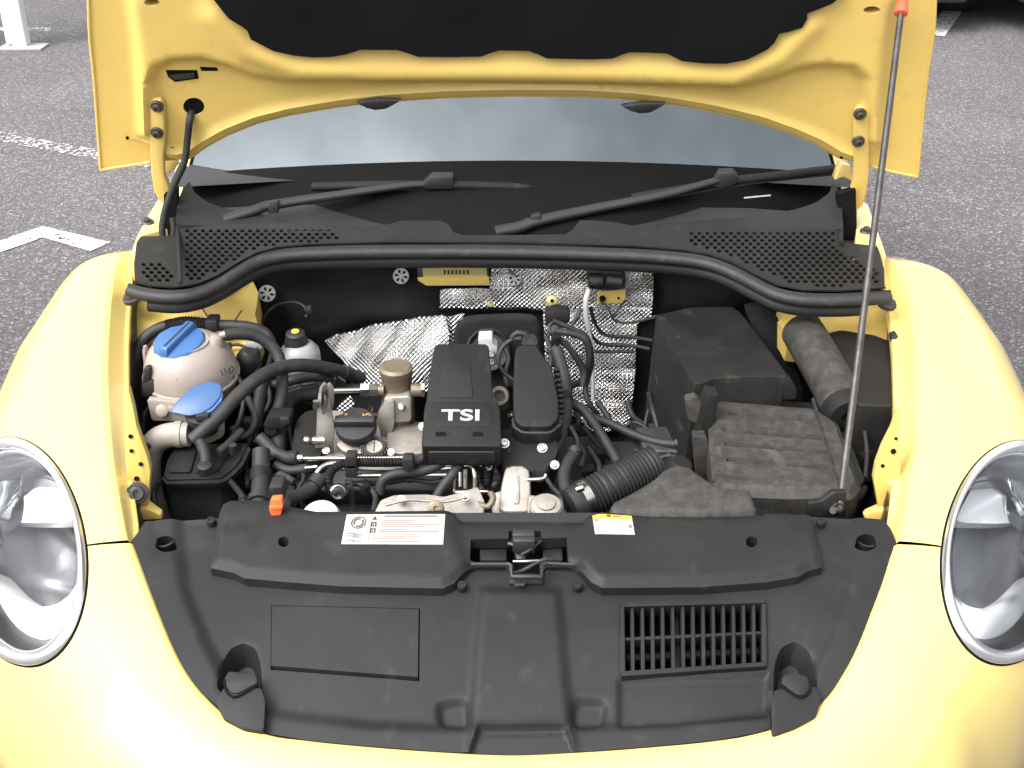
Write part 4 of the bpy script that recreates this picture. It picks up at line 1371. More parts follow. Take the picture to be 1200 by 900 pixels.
tube("wiper_edge", PL([(760, 236, .868), (850, 219, .880), (920, 210, .896), (975, 204, .926)]), 0.003, "rubber", w2, seg=6)
prism("wiper_clip", PL([(834, 218), (843, 203), (860, 202), (865, 208), (862, 216), (845, 222)], Y=0.870), (0, 0.018, 0.004), "dark_plastic", w2, bev=0.002)
prism("wiper_knuckle", PL([(622, 254), (633, 251), (637, 264), (625, 268)], Y=0.80), (0, 0.016, 0), "dark_plastic", w2, bev=0.002)
tube("washer_jet", PL([(872, 232, .862), (903, 229, .866)]), 0.0016, "grey_sleeve", cowl, seg=6)
# ================================================================== engine bay
def tilt_n(deg):
    return Vector((0, -math.sin(R(deg)), math.cos(R(deg))))
def PT(pts, Y, Z, deg):
    n = tilt_n(deg)
    return [on_plane(p[0], p[1], Vector((0, Y, Z)), n) for p in pts]
def lid(name, pts, Y, Z, deg, depth, m, parent=None, bev=0.004, label=None, bseg=3, top=None, vec=None):
    """lid: outline of the top face lying in a plane tilted toward the viewer, extruded down"""
    n = tilt_n(deg)
    return prism(name, PT(pts, Y, Z, deg), vec if vec is not None else -n * depth, m, parent or car, bev=bev, label=label, bseg=bseg, top=top)
def front(name, pts, Y, back, m, parent=None, bev=0.003, label=None, bseg=2):
    """upright plate facing forward at depth Y"""
    return prism(name, PL([(p[0], p[1]) for p in pts], Y=Y), (0, back, 0), m, parent or car, bev=bev, label=label, bseg=bseg)
def disc_px(cx, cy, rx, ry, n=20):
    return [(cx + rx * math.cos(2 * math.pi * k / n), cy + ry * math.sin(2 * math.pi * k / n)) for k in range(n)]

# ------------------------------------------------------------------ dark surroundings: tray, inner wings, firewall
box("bulkhead", (0, 0.815, 0.555), (1.36, 0.02, 0.58), "black_void", car, bev=0)
box("undertray", (0, 0.40, 0.30), (1.24, 0.86, 0.03), "black_void", car, bev=0)
box("radiator", (0, -0.03, 0.50), (1.0, 0.07, 0.36), "black_void", car, bev=0)
for s in (-1, 1):
    rows = []
    for y, xx in ((-0.05, 0.49), (0.05, 0.505), (0.3, 0.585), (0.55, 0.645), (0.80, 0.69)):
        zt = float(zedge(0, y)) - 0.055
        rows.append([(s * xx, y, zt), (s * (xx - 0.01), y, zt - 0.10), (s * (xx - 0.02), y, 0.3)])
    shell("inner_wing", rows, "dark_plastic", car, angle=60)
FWALL = [(286, 345), (292, 322), (306, 309), (330, 303), (600, 303), (790, 307), (850, 320), (890, 338), (915, 352), (908, 380), (960, 480), (950, 560), (280, 560), (296, 430), (305, 395)]
def fw_h(A, B):
    return 0.012 * np.sin(A * 0.035 + 1) * np.sin(B * 0.05) + 0.02 * (1 - smooth(-14, 10, sdist([(330, 352), (480, 350), (515, 365), (505, 385), (430, 380), (385, 395), (340, 400)], A, B))) \
        + 0.016 * (1 - smooth(-8, 8, sdist([(770, 325), (880, 330), (900, 350), (860, 362), (775, 360)], A, B)))
firewall = relief("firewall_mat", FWALL, 6, lambda A, B: np.array([P(a, b, Y=0.775) for a, b in zip(A, B)]), "insulation_black", car, hfun=fw_h, nvec=(0, -1, 0.1), skirt=0.02, skirt_vec=(0, 1, 0), label="black insulation mat on the firewall", angle=50)

# yellow strut towers
def tower(side):
    if side < 0:
        pts = [(150, 350), (205, 350), (250, 345), (297, 333), (303, 345), (298, 365), (306, 392), (296, 428), (262, 420), (205, 395), (165, 398), (152, 395)]
    else:
        pts = [(915, 350), (930, 346), (960, 356), (1012, 358), (1030, 350), (1046, 352), (1052, 420), (1040, 420), (1018, 398), (960, 395), (925, 395), (908, 372)]
    def hf(A, B):
        return 0.012 * np.sin(A * 0.055) * np.sin(B * 0.09) + 0.010 * np.exp(-(((A - (235 if side < 0 else 985)) / 36) ** 2 + ((B - 362) / 12) ** 2))
    t = relief("strut_tower", pts, 5, lambda A, B: hit(A, B, lambda x, y: 0.765 + 0.25 * (y - 0.55)), "yellow_inner_shaded", car, hfun=hf, nvec=(0, -0.3, 1), skirt=0.05, angle=60)
    return t
tw = tower(-1)
tube("seam", PL([(236, 360), (244, 372)], Z=0.812), 0.0012, "dark_plastic", tw, seg=6)
tube("seam", PL([(275, 376), (283, 364)], Z=0.815), 0.0012, "dark_plastic", tw, seg=6)
tower(1)

# push nuts: white discs with a six-armed star cut through
def push_nut(cx, cy, r, m, par, Y, vw=False):
    c = P(cx, cy, Y=Y)
    n = (CAM - c).normalized() * 0.5 + Vector((0, -0.5, 0.2))
    k = r / (F / (c - CAM).dot(FW))
    o = lathe("push_nut", c, n, [(k, -0.004), (k, 0.0015), (k * 0.92, 0.003), (k * 0.2, 0.0034), (0.0004, 0.0034)], m, par, seg=24)
    a, u, w = frame(n)
    for j in range(6):
        t = 2 * math.pi * j / 6 + 0.3
        d = u * math.cos(t) + w * math.sin(t)
        e = a.cross(d)
        pc = c + a * 0.0034
        pts = [pc + d * k * 0.22, pc + d * k * 0.55 + e * k * 0.15, pc + d * k * 0.80 + e * k * 0.10, pc + d * k * 0.80 - e * k * 0.10, pc + d * k * 0.55 - e * k * 0.15]
        prism("star_slot", pts, a * 0.0006, "black_void", o, bev=0)
    return o
push_nut(313, 344, 10, "white_plastic", firewall, 0.745)
push_nut(899, 347, 9, "white_plastic", firewall, 0.745)
push_nut(470, 323.5, 9.5, "grey_sleeve", firewall, 0.752)

# yellow plate in the firewall slot
sl = front("firewall_slot", [(489, 313), (573, 310.5), (574, 335), (500, 335), (490, 328)], 0.745, 0.01, "dark_steel", firewall, bev=0.001)
front("slot_flange", [(489, 326), (573, 325), (574, 334.5), (500, 335), (490, 329)], 0.738, 0.006, "yellow_inner_shaded", sl, bev=0.001)
front("slot_plate", [(495, 314.5), (570, 313), (571, 324), (496, 325)], 0.7435, 0.001, "zinc_yellow", sl, bev=0)
for i in range(7):
    front("number_stamp", [(520 + i * 4.5, 316.5), (522.4 + i * 4.5, 316.5), (522.4 + i * 4.5, 321.5), (520 + i * 4.5, 321.5)], 0.7428, 0.0006, "dark_steel", sl, bev=0)

# ------------------------------------------------------------------ heat shields
def uvxz(v):
    return (v.x, v.z * 1.05 + v.y * 0.3)
FOIL = [(516, 337), (574, 336), (576, 311), (766, 313), (763, 372), (747, 380), (744, 440), (738, 494), (700, 508), (660, 480), (640, 450), (638, 400), (636, 364), (516, 363)]
def foil_h(A, B):
    h = 0.012 * (1 - smooth(-4, 4, B - 361)) + 0.004 * np.sin(A * 0.06 + B * 0.03) + 0.003 * np.sin(B * 0.21 + A * 0.05) + 0.002 * np.sin(A * 0.17 - B * 0.1)
    h += 0.006 * np.exp(-(((A - 603) / 14) ** 2 + ((B - 327) / 10) ** 2)) + 0.003 * np.sin((B - 390) * 0.35) * (B > 380)
    return h
foil = relief("heat_shield", FOIL, 4.5, lambda A, B: np.array([P(a, b, Y=0.752) for a, b in zip(A, B)]), "foil", car, hfun=foil_h, nvec=(0, -1, 0.1), skirt=0.006, skirt_vec=(0, 1, 0), uv=uvxz, label="embossed foil heat shield on the firewall", angle=60)
FOIL2 = [(381, 400), (392, 393), (418, 388), (437, 381), (452, 379), (490, 373), (521, 370), (527, 392), (522, 430), (505, 458), (470, 462), (440, 462), (415, 440), (400, 420)]
def foil2_h(A, B):
    return 0.05 * np.exp(-(((A - 455) / 45) ** 2 + ((B - 425) / 34) ** 2)) + 0.004 * np.sin(A * 0.09) * np.sin(B * 0.11) + 0.003 * np.sin(A * 0.2 + B * 0.12)
foil2 = relief("heat_shield", FOIL2, 4.5, lambda A, B: np.array([P(a, b, Y=0.66 + (420 - b) * 0.0006) for a, b in zip(A, B)]), "foil", car, hfun=foil2_h, nvec=(0, -1, 0.35), skirt=0.006, skirt_vec=(0, 1, 0), uv=uvxz, label="crumpled foil heat shield over the turbo", angle=60)
foil3 = relief("heat_shield", [(522, 372), (545, 368), (537, 385), (530, 410), (524, 410)], 4.5, lambda A, B: np.array([P(a, b, Y=0.70) for a, b in zip(A, B)]), "foil", car, hfun=lambda A, B: 0.003 * np.sin(A * 0.3), nvec=(0, -1, 0.1), skirt=0.004, skirt_vec=(0, 1, 0), uv=uvxz)
for cx, cy in ((575, 353), (647, 352.5)):
    c = P(cx, cy, Y=0.738)
    w = lathe("shield_washer", c, (0, -1, 0.35), [(0.0105, -0.003), (0.0105, 0.001), (0.009, 0.002), (0.003, 0.002)], "zinc_yellow", foil, seg=20)
    lathe("washer_hole", c + Vector((0, -0.002, 0.0007)), (0, -1, 0.35), [(0.0035, -0.002), (0.0035, 0.0006), (0.0002, 0.0006)], "black_void", w, seg=12)
push_nut(603, 327, 8, "grey_sleeve", foil, 0.733)

# connector with grey sleeve on the shield
plug = front("wall_connector", rnd([(687, 322), (700, 317), (728, 318), (734, 326), (733, 338), (720, 341), (690, 340)], .25), 0.70, 0.05, "dark_plastic", label="black plug on the foil heat shield", bev=0.005)
tube("plug_collar", PL([(690, 329, .695), (706, 329, .695)]), 0.014, "black_plastic", plug, seg=14)
tube("plug_collar", PL([(710, 328, .695), (728, 330, .695)]), 0.0115, "dark_plastic", plug, seg=14)
bb = front("bracket_plate", [(700, 342), (733, 339.5), (733, 355), (700, 356)], 0.725, 0.004, "yellow_inner_shaded", plug, bev=0.001)
lathe("bracket_grommet", P(706, 350, Y=0.722), (0, -1, 0.3), [(0.006, -0.002), (0.006, 0.002), (0.0005, 0.003)], "black_void", bb, seg=12)
lathe("bracket_hole", P(725, 349.5, Y=0.7235), (0, -1, 0.3), [(0.0025, -0.002), (0.0025, 0.0006), (0.0005, 0.0006)], "black_void", bb, seg=10)
ptube("vacuum_pipe", [(691, 338, .70), (687, 350, .69), (687, 370, .69), (690, 386, .69)], 0.0052, "grey_sleeve", car, seg=10, label="grey sleeved pipe hanging from the plug")
ptube("vacuum_pipe", [(690, 384, .69), (694, 410, .69), (695, 440, .69), (695, 470, .68)], 0.0036, "grey_sleeve", car, seg=8)
W = "rubber"
for pts, r in (([(704, 353, .72), (712, 360, .70), (717, 371, .70), (723, 377, .70), (745, 377, .69), (770, 370, .66)], .0022),
               ([(733, 352, .72), (722, 366, .70), (719, 374, .70), (735, 379, .695), (768, 372, .66)], .0022),
               ([(692, 360, .70), (697, 378, .71), (706, 390, .72), (716, 394, .72), (740, 395, .72), (765, 399, .70)], .0034),
               ([(690, 388, .70), (697, 398, .715), (706, 403, .72), (740, 405, .72), (762, 409, .70)], .0034),
               ([(695, 412, .72), (742, 412, .72)], .003),
               ([(650, 388, .60), (670, 391, .60), (686, 398, .60), (691, 420, .60), (683, 445, .60), (668, 452, .58)], .0065),
               ([(648, 394, .58), (664, 405, .58), (676, 420, .58), (684, 436, .58), (683, 452, .57)], .006),
               ([(648, 376, .62), (672, 386, .62), (688, 396, .62), (693, 425, .62), (686, 455, .6), (690, 472, .58), (700, 485, .58)], .005),
               ([(682, 362, .66), (672, 378, .65), (668, 388, .64)], .0035)):
    ptube("wire", pts, r, W, car, seg=8)
# foil-side sensor block
sb = front("sensor_block", rnd([(638, 368), (652, 363), (668, 366), (668, 378), (655, 388), (640, 384)], .2), 0.66, 0.03, "black_plastic", bev=0.004)
lathe("sensor_plug", P(649, 385, Y=.645), (0, -0.6, 0.5), [(0.012, -0.01), (0.012, 0.004), (0.008, 0.006), (0.007, 0.002), (0.0005, 0.002)], "dark_plastic", sb, seg=18)

# ------------------------------------------------------------------ engine block masses
box("engine_block", (-0.06, 0.36, 0.50), (0.46, 0.34, 0.22), "dark_plastic", car, bev=0.02)
box("gearbox", (0.25, 0.36, 0.45), (0.30, 0.30, 0.18), "dark_plastic", car, bev=0.03)
lathe("alternator", (-0.28, 0.18, 0.56), (1, 0, 0), [(0.03, -0.08), (0.06, -0.07), (0.065, 0.04), (0.04, 0.06)], "dark_steel", car, seg=28)
lid("engine_bracket", [(590, 560), (680, 560), (720, 600), (590, 600)], 0.20, 0.64, 8, 0.05, "dark_plastic", bev=0.008)
lid("engine_bracket", [(690, 515), (790, 515), (800, 545), (700, 548)], 0.40, 0.62, 8, 0.06, "dark_plastic", bev=0.008)
lid("engine_bracket", [(745, 500), (812, 498), (815, 530), (755, 528)], 0.42, 0.64, 8, 0.02, "dark_steel", bev=0.004)

# black intake manifold behind the ignition cover
man = front("intake_manifold", rnd([(532, 385), (545, 373), (600, 370), (628, 372), (636, 386), (637, 460), (530, 460)], .3), 0.66, 0.02, "insulation_black", bev=0.01, label="black manifold behind the ignition cover", bseg=3)
lathe("manifold_ring", P(572, 410, Y=0.65), (0, -1, 0.35), [(0.036, -0.01), (0.040, 0.004), (0.037, 0.008), (0.034, 0.004), (0.030, 0.0), (0.001, 0.0)], "dark_plastic", man, seg=32)
front("warning_triangle", [(565, 393.5), (569, 393.5), (567, 389)], 0.64, 0.001, "label_white", man, bev=0)
sg = front("coil_plug", rnd([(560, 397), (577, 396), (578, 404), (583, 408), (582, 416), (573, 418), (562, 410)], .2), 0.50, 0.03, "grey_sleeve", man, bev=0.003)
for cy in (415, 424):
    lathe("coil_terminal", P(576, cy, Y=0.485), (0.2, -1, 0.5), [(0.0065, -0.02), (0.0065, 0.0), (0.005, 0.002), (0.003, 0.002), (0.0025, -0.001), (0.0003, -0.001)], "steel", man, seg=14)

# ------------------------------------------------------------------ ignition cover with lettering
TS_Y, TS_Z, TS_A = 0.30, 0.775, 22
cov_b = lid("ignition_cover", rnd([(509, 405), (514, 402.5), (569, 402.5), (573, 406), (576, 440), (578, 474), (499, 474), (503, 440)], .15), TS_Y, TS_Z + 0.004, TS_A, 0.07, "black_plastic", bev=0.004, label="black ignition cover with large white letters")
cb2 = lid("cover_front", [(499, 470), (583, 470), (586, 480), (588, 520), (586, 523), (495, 523), (494, 519), (497, 480)], TS_Y, TS_Z + 0.009, TS_A, 0.05, "black_plastic", cov_b, bev=0.004)
lid("cover_pad", rnd([(516, 424), (550, 424), (555, 466), (512, 466)], .1), TS_Y, TS_Z + 0.0055, TS_A, 0.004, "black_plastic", cov_b, bev=0.0015)
lid("cover_pad", [(509, 478), (576, 478), (577, 500), (507, 500)], TS_Y, TS_Z + 0.0098, TS_A, 0.003, "black_plastic", cov_b, bev=0.0008)
for x0 in (510.5, 554):
    lid("cover_slot", [(x0, 506), (x0 + 12, 506), (x0 + 12.5, 511), (x0 - 0.5, 511)], TS_Y, TS_Z + 0.0097, TS_A, 0.002, "black_void", cov_b, bev=0)
uyv = Vector((0, math.cos(R(TS_A)), math.sin(R(TS_A))))
lo = on_plane(540.5, 487.5, Vector((0, TS_Y, TS_Z + 0.0105)), tilt_n(TS_A))
text_mesh("cover_lettering", "TSI", lo, Vector((1, 0, 0)), uyv, 0.0295, "white_letter", cov_b, ext=0.0012, bold=0.022, xs=1.55, label="white letters TSI")
# lip below with the outlets of the ignition leads
lid("cover_lip", [(500, 522), (582, 522), (580, 530), (502, 530)], TS_Y - 0.03, TS_Z - 0.016, TS_A, 0.03, "dark_plastic", cov_b, bev=0.003)

# ------------------------------------------------------------------ ignition leads and conduits
for pts, r in (([(506, 524, .29), (500, 533, .27), (488, 541, .26), (478, 543, .26)], .0075),
               ([(529, 524, .29), (523, 536, .27), (508, 548, .255), (488, 553, .25), (465, 555, .245), (449, 562, .24), (445, 578, .235)], .0078),
               ([(549, 524, .29), (541, 540, .27), (530, 556, .25), (519, 570, .24), (510, 585, .23)], .0078)):
    ptube("ignition_lead", pts, r, "rubber", car, seg=12)
ptube("wire_conduit", [(570, 520, .29), (571, 535, .28), (571, 552, .27), (570, 568, .26)], .0065, "black_plastic", car, seg=12, corr=(.0012, .0042))
ptube("wire_conduit", [(484, 541, .255), (455, 541.5, .25), (420, 541.5, .245), (396, 546, .24), (386, 557, .235), (386, 572, .23), (392, 580, .225)], .0066, "black_plastic", car, seg=12, corr=(.0011, .0040), label="ribbed wire conduit in front of the cam cover")
ptube("wire_conduit", [(478, 543, .262), (500, 537, .27)], .0075, "dark_plastic", car, seg=12)
for cx, cy in ((411, 542), (411, 553), (478, 545)):
    front("conduit_clip", rnd([(cx - 6.5, cy - 7), (cx + 6.5, cy - 7), (cx + 6.5, cy + 7), (cx - 6.5, cy + 7)], .2), 0.235, 0.02, "dark_plastic", bev=0.002)
front("conduit_strap", [(408, 562), (413, 562), (415, 580), (417, 600), (412, 600), (409, 580)], 0.235, 0.003, "dark_steel", bev=0.0008)
ptube("spiral_hose", [(390, 577, .222), (397, 573, .225), (404, 578, .225)], .010, "dark_plastic", car, seg=14)
lathe("hose_end_ring", P(396, 577, Y=.215), (0.3, -1, 0.5), [(0.0115, -0.006), (0.0115, 0.0), (0.0098, 0.001), (0.0098, -0.004)], "steel", car, seg=20)
# steel fuel and coolant lines
for pts, r in (([(356, 537.5, .275), (400, 537, .275), (440, 537, .275), (484, 536.5, .275)], .0038),
               ([(358, 548.5, .27), (372, 547, .27)], .0035),
               ([(368, 561, .24), (373, 552, .245), (381, 545.5, .255), (396, 543, .26), (420, 543.5, .262)], .0042),
               ([(398, 549, .26), (450, 549.5, .26), (520, 549, .26), (540, 546, .26)], .0033),
               ([(416, 557.5, .25), (470, 557, .25), (523, 556.5, .25)], .0036),
               ([(502, 540, .275), (540, 539, .275), (556, 540.5, .275), (565, 546, .27)], .0036),
               ([(522, 546, .265), (545, 544.5, .265), (553, 547, .26), (556, 555, .25), (556, 574, .24)], .0038),
               ([(533, 560, .25), (532, 575, .245), (536, 577, .24), (560, 576, .235), (572, 576.5, .235)], .0038),
               ([(545, 550, .25), (545, 572, .24)], .0036), ([(539, 553, .25), (539, 570, .24)], .003),
               ([(618, 562, .21), (632, 561.5, .21), (638, 560, .212), (640, 556, .215)], .0032),
               ([(540, 580, .22), (543, 600, .19)], .0038), ([(549, 580, .22), (553, 600, .19)], .0036)):
    ptube("steel_line", pts, r, "steel", car, seg=10)

# ------------------------------------------------------------------ cam cover (bare aluminium)
cam_c = lid("cam_cover", rnd([(376, 488), (392, 480), (440, 492), (457, 486), (482, 494), (500, 494), (498, 534), (374, 534)], .12), 0.36, 0.70, 10, 0.028, "cast_aluminium", bev=0.006, label="bare aluminium cam cover with oil cap")
lid("cam_pad", [(455, 496), (498, 496), (496, 531), (450, 531)], 0.355, 0.708, 10, 0.02, "cast_aluminium", cam_c, bev=0.003)
lid("cam_rib", [(374, 525), (452, 528), (452, 535), (373, 534)], 0.325, 0.698, 10, 0.018, "cast_aluminium", cam_c, bev=0.003)
lid("engine_front", [(345, 540), (600, 540), (600, 575), (345, 575)], 0.27, 0.645, 30, 0.05, "dark_plastic", bev=0.006)
lid("timing_cover", rnd([(345, 502), (349, 490), (358, 482), (378, 477), (380, 534), (342, 534)], .2), 0.35, 0.715, 12, 0.12, "black_plastic", bev=0.008, label="dark timing belt cover beside the cam cover")
# lifting plate with two rounded ears
pl = front("lifting_plate", rnd([(372, 470), (374, 456), (379, 449), (384, 452), (386, 470), (392, 500), (391, 534), (369, 534), (371, 500)], .25), 0.315, 0.006, "cast_aluminium", bev=0.002, label="aluminium lifting plate with rounded ears")
front("plate_ear", rnd([(380, 470), (381, 454), (386, 449), (391, 456), (391, 476), (386, 487), (382, 484)], .3), 0.33, 0.006, "cast_aluminium", pl, bev=0.002)
front("plate_ear", rnd([(376, 474), (377, 455), (380, 450), (384, 456), (384, 474), (381, 486), (378, 486)], .3), 0.305, 0.005, "steel", pl, bev=0.002)
tube("plate_stud", PL([(357, 516, .30), (362, 516, .30)]), 0.007, "steel", pl, seg=14)
tube("plate_stud", PL([(361, 516, .30), (369, 517, .30)]), 0.0065, "dark_plastic", pl, seg=14)
tube("plate_stud", PL([(367, 516, .298), (381, 516, .298)]), 0.0068, "steel", pl, seg=12)
tube("plate_stud", PL([(370, 470, .31), (370, 478, .31)]), 0.0045, "steel", pl, seg=10)
# oil filler cap
oc = P(417, 499, Y=0.325)
ax = Vector((0, -0.42, 1)).normalized()
oil = lathe("oil_cap", oc, ax, [(0.024, -0.030), (0.026, -0.012), (0.031, -0.010), (0.0325, -0.004), (0.0325, 0.004), (0.031, 0.0065), (0.028, 0.007), (0.0005, 0.007)], "dark_plastic", cam_c, seg=36, label="black oil filler cap with orange symbols")
rb = lathe("oil_cap_seat", oc, ax, [(0.036, -0.036), (0.036, -0.024), (0.030, -0.022)], "cast_aluminium", cam_c, seg=30)
up_c = Vector((0, 1, 0.42)).normalized()
def on_cap(x, y, h):
    return oc + Vector((1, 0, 0)) * x + up_c * y + ax * h
prism("cap_grip", [on_cap(-0.0325, -0.008, 0.004), on_cap(0.0325, -0.008, 0.004), on_cap(0.033, 0.007, 0.004), on_cap(-0.033, 0.007, 0.004)], ax * 0.016, "dark_plastic", oil, bev=0.003, top=0.94)
for x0, pat in ((-0.024, ((0, 0, .0012, .006), (0, 0, .005, .0012), (0, .005, .005, .0012), (.0062, 0, .0012, .006), (.0085, 0, .0012, .006), (.0055, 0, .004, .0012))), (0.010, ((0, .002, .0012, .003), (0, 0.001, .006, .0012), (.005, 0, .0012, .005), (.005, .004, .006, .0012), (.010, 0.001, .004, .0012)))):
    for (dx, dy, w_, h_) in pat:
        prism("cap_print", [on_cap(x0 + dx, 0.013 + dy, 0.0072), on_cap(x0 + dx + w_, 0.013 + dy, 0.0072), on_cap(x0 + dx + w_, 0.013 + dy + h_, 0.0072), on_cap(x0 + dx, 0.013 + dy + h_, 0.0072)], ax * 0.0005, "print_orange", oil, bev=0)
# knurled round cap beside it
kc = P(438.5, 524, Y=0.30)
kn = lathe("sensor_cap", kc, ax, [(0.017, -0.02), (0.0195, -0.008), (0.0195, 0.002), (0.018, 0.004), (0.0135, 0.004), (0.0125, 0.001)], "dark_plastic", cam_c, seg=28)
lathe("sensor_cap_disc", kc, ax, [(0.0128, -0.004), (0.0128, 0.001), (0.0005, 0.0012)], "cast_aluminium", kn, seg=24)
prism("sensor_cap_slot", [kc + ax * 0.0012 + up_c * y + Vector((x, 0, 0)) for x, y in ((-0.0008, -0.009), (0.0008, -0.009), (0.0008, 0.009), (-0.0008, 0.009))], ax * 0.0006, "dark_steel", kn, bev=0)
for k in range(22):
    t = 2 * math.pi * k / 22
    d = Vector((1, 0, 0)) * math.cos(t) + up_c * math.sin(t)
    e = ax.cross(d)
    prism("knurl", [kc + d * 0.0195 + e * 0.0012 + ax * -0.007, kc + d * 0.0195 - e * 0.0012 + ax * -0.007, kc + d * 0.0195 - e * 0.0012 + ax * 0.002, kc + d * 0.0195 + e * 0.0012 + ax * 0.002], d * 0.0014, "brown_aluminium", kn, bev=0)
# thermostat tower
tc_ = P(466, 470, Y=0.40)
th = lathe("thermostat_housing", tc_, (0, -0.05, 1), [(0.027, -0.05), (0.026, 0.0), (0.0245, 0.004), (0.0245, 0.05), (0.027, 0.054), (0.027, 0.062), (0.022, 0.066), (0.0005, 0.066)], "brown_aluminium", car, seg=30, label="tan cylindrical housing on the cam cover")
front("housing_foot", rnd([(449, 466), (482, 464), (483, 495), (452, 496)], .2), 0.365, 0.05, "cast_aluminium", th, bev=0.006, bseg=3)
front("housing_arm", rnd([(440, 495), (452, 470), (462, 470), (462, 500), (448, 528), (440, 528)], .2), 0.36, 0.03, "cast_aluminium", th, bev=0.005)
lathe("housing_bolt", P(470, 477, Y=.362), (0, -1, .5), [(.006, -.004), (.006, .003), (.0045, .004), (.0003, .004)], "steel", th, seg=6)
tube("housing_rod", PL([(386, 458, .37), (426, 457, .38)]), 0.0042, "steel", th, seg=12)
for x0, x1, r, m in ((423, 433, .0115, "steel"), (433, 443, .0105, "dark_steel"), (443, 450, .0085, "brown_aluminium"), (482, 494, .0105, "brown_aluminium"), (494, 498, .012, "steel")):
    tube("rod_nut", PL([(x0, 457, .38), (x1, 457, .38)]), r, m, th, seg=6 if m != "brown_aluminium" else 14)
tube("cam_stud", PL([(432, 487, .36), (435, 477, .36)]), 0.0035, "steel", cam_c, seg=8)
tube("cam_pipe", PL([(436, 487, .37), (452, 487, .37)]), 0.0045, "dark_steel", cam_c, seg=8)
relief("heat_shield", [(393, 482), (400, 472), (410, 464), (416, 472), (410, 484)], 3, lambda A, B: np.array([P(a, b, Y=0.46) for a, b in zip(A, B)]), "foil", car, skirt=0.003, skirt_vec=(0, 1, 0), uv=uvxz)
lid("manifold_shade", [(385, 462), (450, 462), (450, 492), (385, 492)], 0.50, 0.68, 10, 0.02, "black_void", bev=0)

# lifting eye right of the ignition cover
ec = P(585, 464, Y=0.42)
en = (CAM - ec).normalized()
eye = lathe("lifting_eye", ec, en, [(0.0085, -0.004), (0.0085, 0.003), (0.010, 0.0045), (0.0145, 0.0045), (0.0162, 0.003), (0.0162, -0.004)], "cast_aluminium", car, seg=28, label="grey lifting eye beside the ignition cover")
front("eye_shank", [(573.5, 466), (596.5, 466), (597, 478), (590, 482), (578, 482)], 0.43, 0.006, "cast_aluminium", eye, bev=0.002)

# ------------------------------------------------------------------ charge-air duct (long black moulding)
duct = lid("charge_air_duct", rnd([(604, 404), (628, 403), (636, 415), (648, 433), (655, 470), (655, 490), (645, 500), (612, 500), (602, 492), (601, 450)], .25), 0.36, 0.79, 24, 0.09, "black_plastic", bev=0.011, bseg=4, label="long rounded black charge-air duct")
lid("duct_flange", rnd([(599, 488), (657, 484), (660, 496), (646, 508), (612, 508), (600, 500)], .25), 0.35, 0.772, 24, 0.04, "dark_plastic", duct, bev=0.005)
lid("duct_cap", rnd([(612, 396), (616, 391), (626, 391), (630, 397), (630, 404), (611, 404)], .2), 0.45, 0.83, 24, 0.03, "black_plastic", duct, bev=0.004)
for i in range(11):
    t = i / 10
    x = 652 + 4.5 * math.sin(t * 2.2); y = 432 + t * 62
    lid("duct_tooth", [(x - 3, y - 1.6), (x + 4, y - 1.6), (x + 4, y + 1.6), (x - 3, y + 1.6)], 0.355, 0.776, 24, 0.012, "black_plastic", duct, bev=0.001)
ptube("duct_cable", [(612, 397, .47), (600, 398, .48), (588, 408, .47), (584, 422, .46), (590, 436, .45), (602, 446, .44)], .0038, "rubber", duct, seg=8)
ptube("duct_cable", [(616, 392, .48), (606, 390, .48), (600, 396, .48)], .005, "rubber", duct, seg=8)
# throttle flange with bolts
thr = lid("throttle_flange", rnd([(586, 503), (606, 500), (650, 506), (655, 525), (650, 540), (636, 552), (600, 554), (588, 545)], .15), 0.31, 0.725, 22, 0.06, "black_plastic", bev=0.006, label="black throttle flange with steel bolts")
for cx, cy in ((591, 520), (635.5, 525.5)):
    bolt(on_plane(cx, cy, Vector((0, 0.31, 0.727)), tilt_n(22)), tilt_n(35), 0.0058, "steel", thr)
lid("flange_rib", [(597, 518), (599, 524), (598, 530), (595, 530), (596, 523)], 0.31, 0.7265, 22, 0.003, "dark_plastic", thr, bev=0.0008)
bolt(P(599, 487, Y=.40), (-1, -0.4, 0.4), 0.0045, "steel", thr)
# pale pump housing
pump = lid("pump_housing", rnd([(592, 548), (600, 545), (612, 545), (620, 550), (622, 565), (622, 600), (584, 600), (587, 570)], .25), 0.22, 0.70, 30, 0.06, "cast_aluminium", bev=0.008, bseg=3, label="pale aluminium pump housing behind the cover")
lid("pump_ridge", rnd([(602, 557), (608, 557), (609, 590), (601, 590)], .3), 0.222, 0.704, 30, 0.01, "cast_aluminium", pump, bev=0.002)
lid("pump_foot", rnd([(577, 578), (590, 574), (590, 602), (576, 602)], .2), 0.20, 0.68, 30, 0.05, "cast_aluminium", pump, bev=0.005)
pc2 = P(640, 592, Y=0.14)
lathe("pump_cap", pc2, (0, -0.4, 1), [(0.024, -0.03), (0.024, -0.002), (0.021, 0.002), (0.014, 0.003), (0.013, 0.006), (0.0005, 0.007)], "cast_aluminium", pump, seg=28, sq=0.9)
lid("pump_arm", [(618, 578), (632, 580), (660, 583), (662, 602), (618, 602)], 0.15, 0.69, 20, 0.04, "cast_aluminium", pump, bev=0.005)
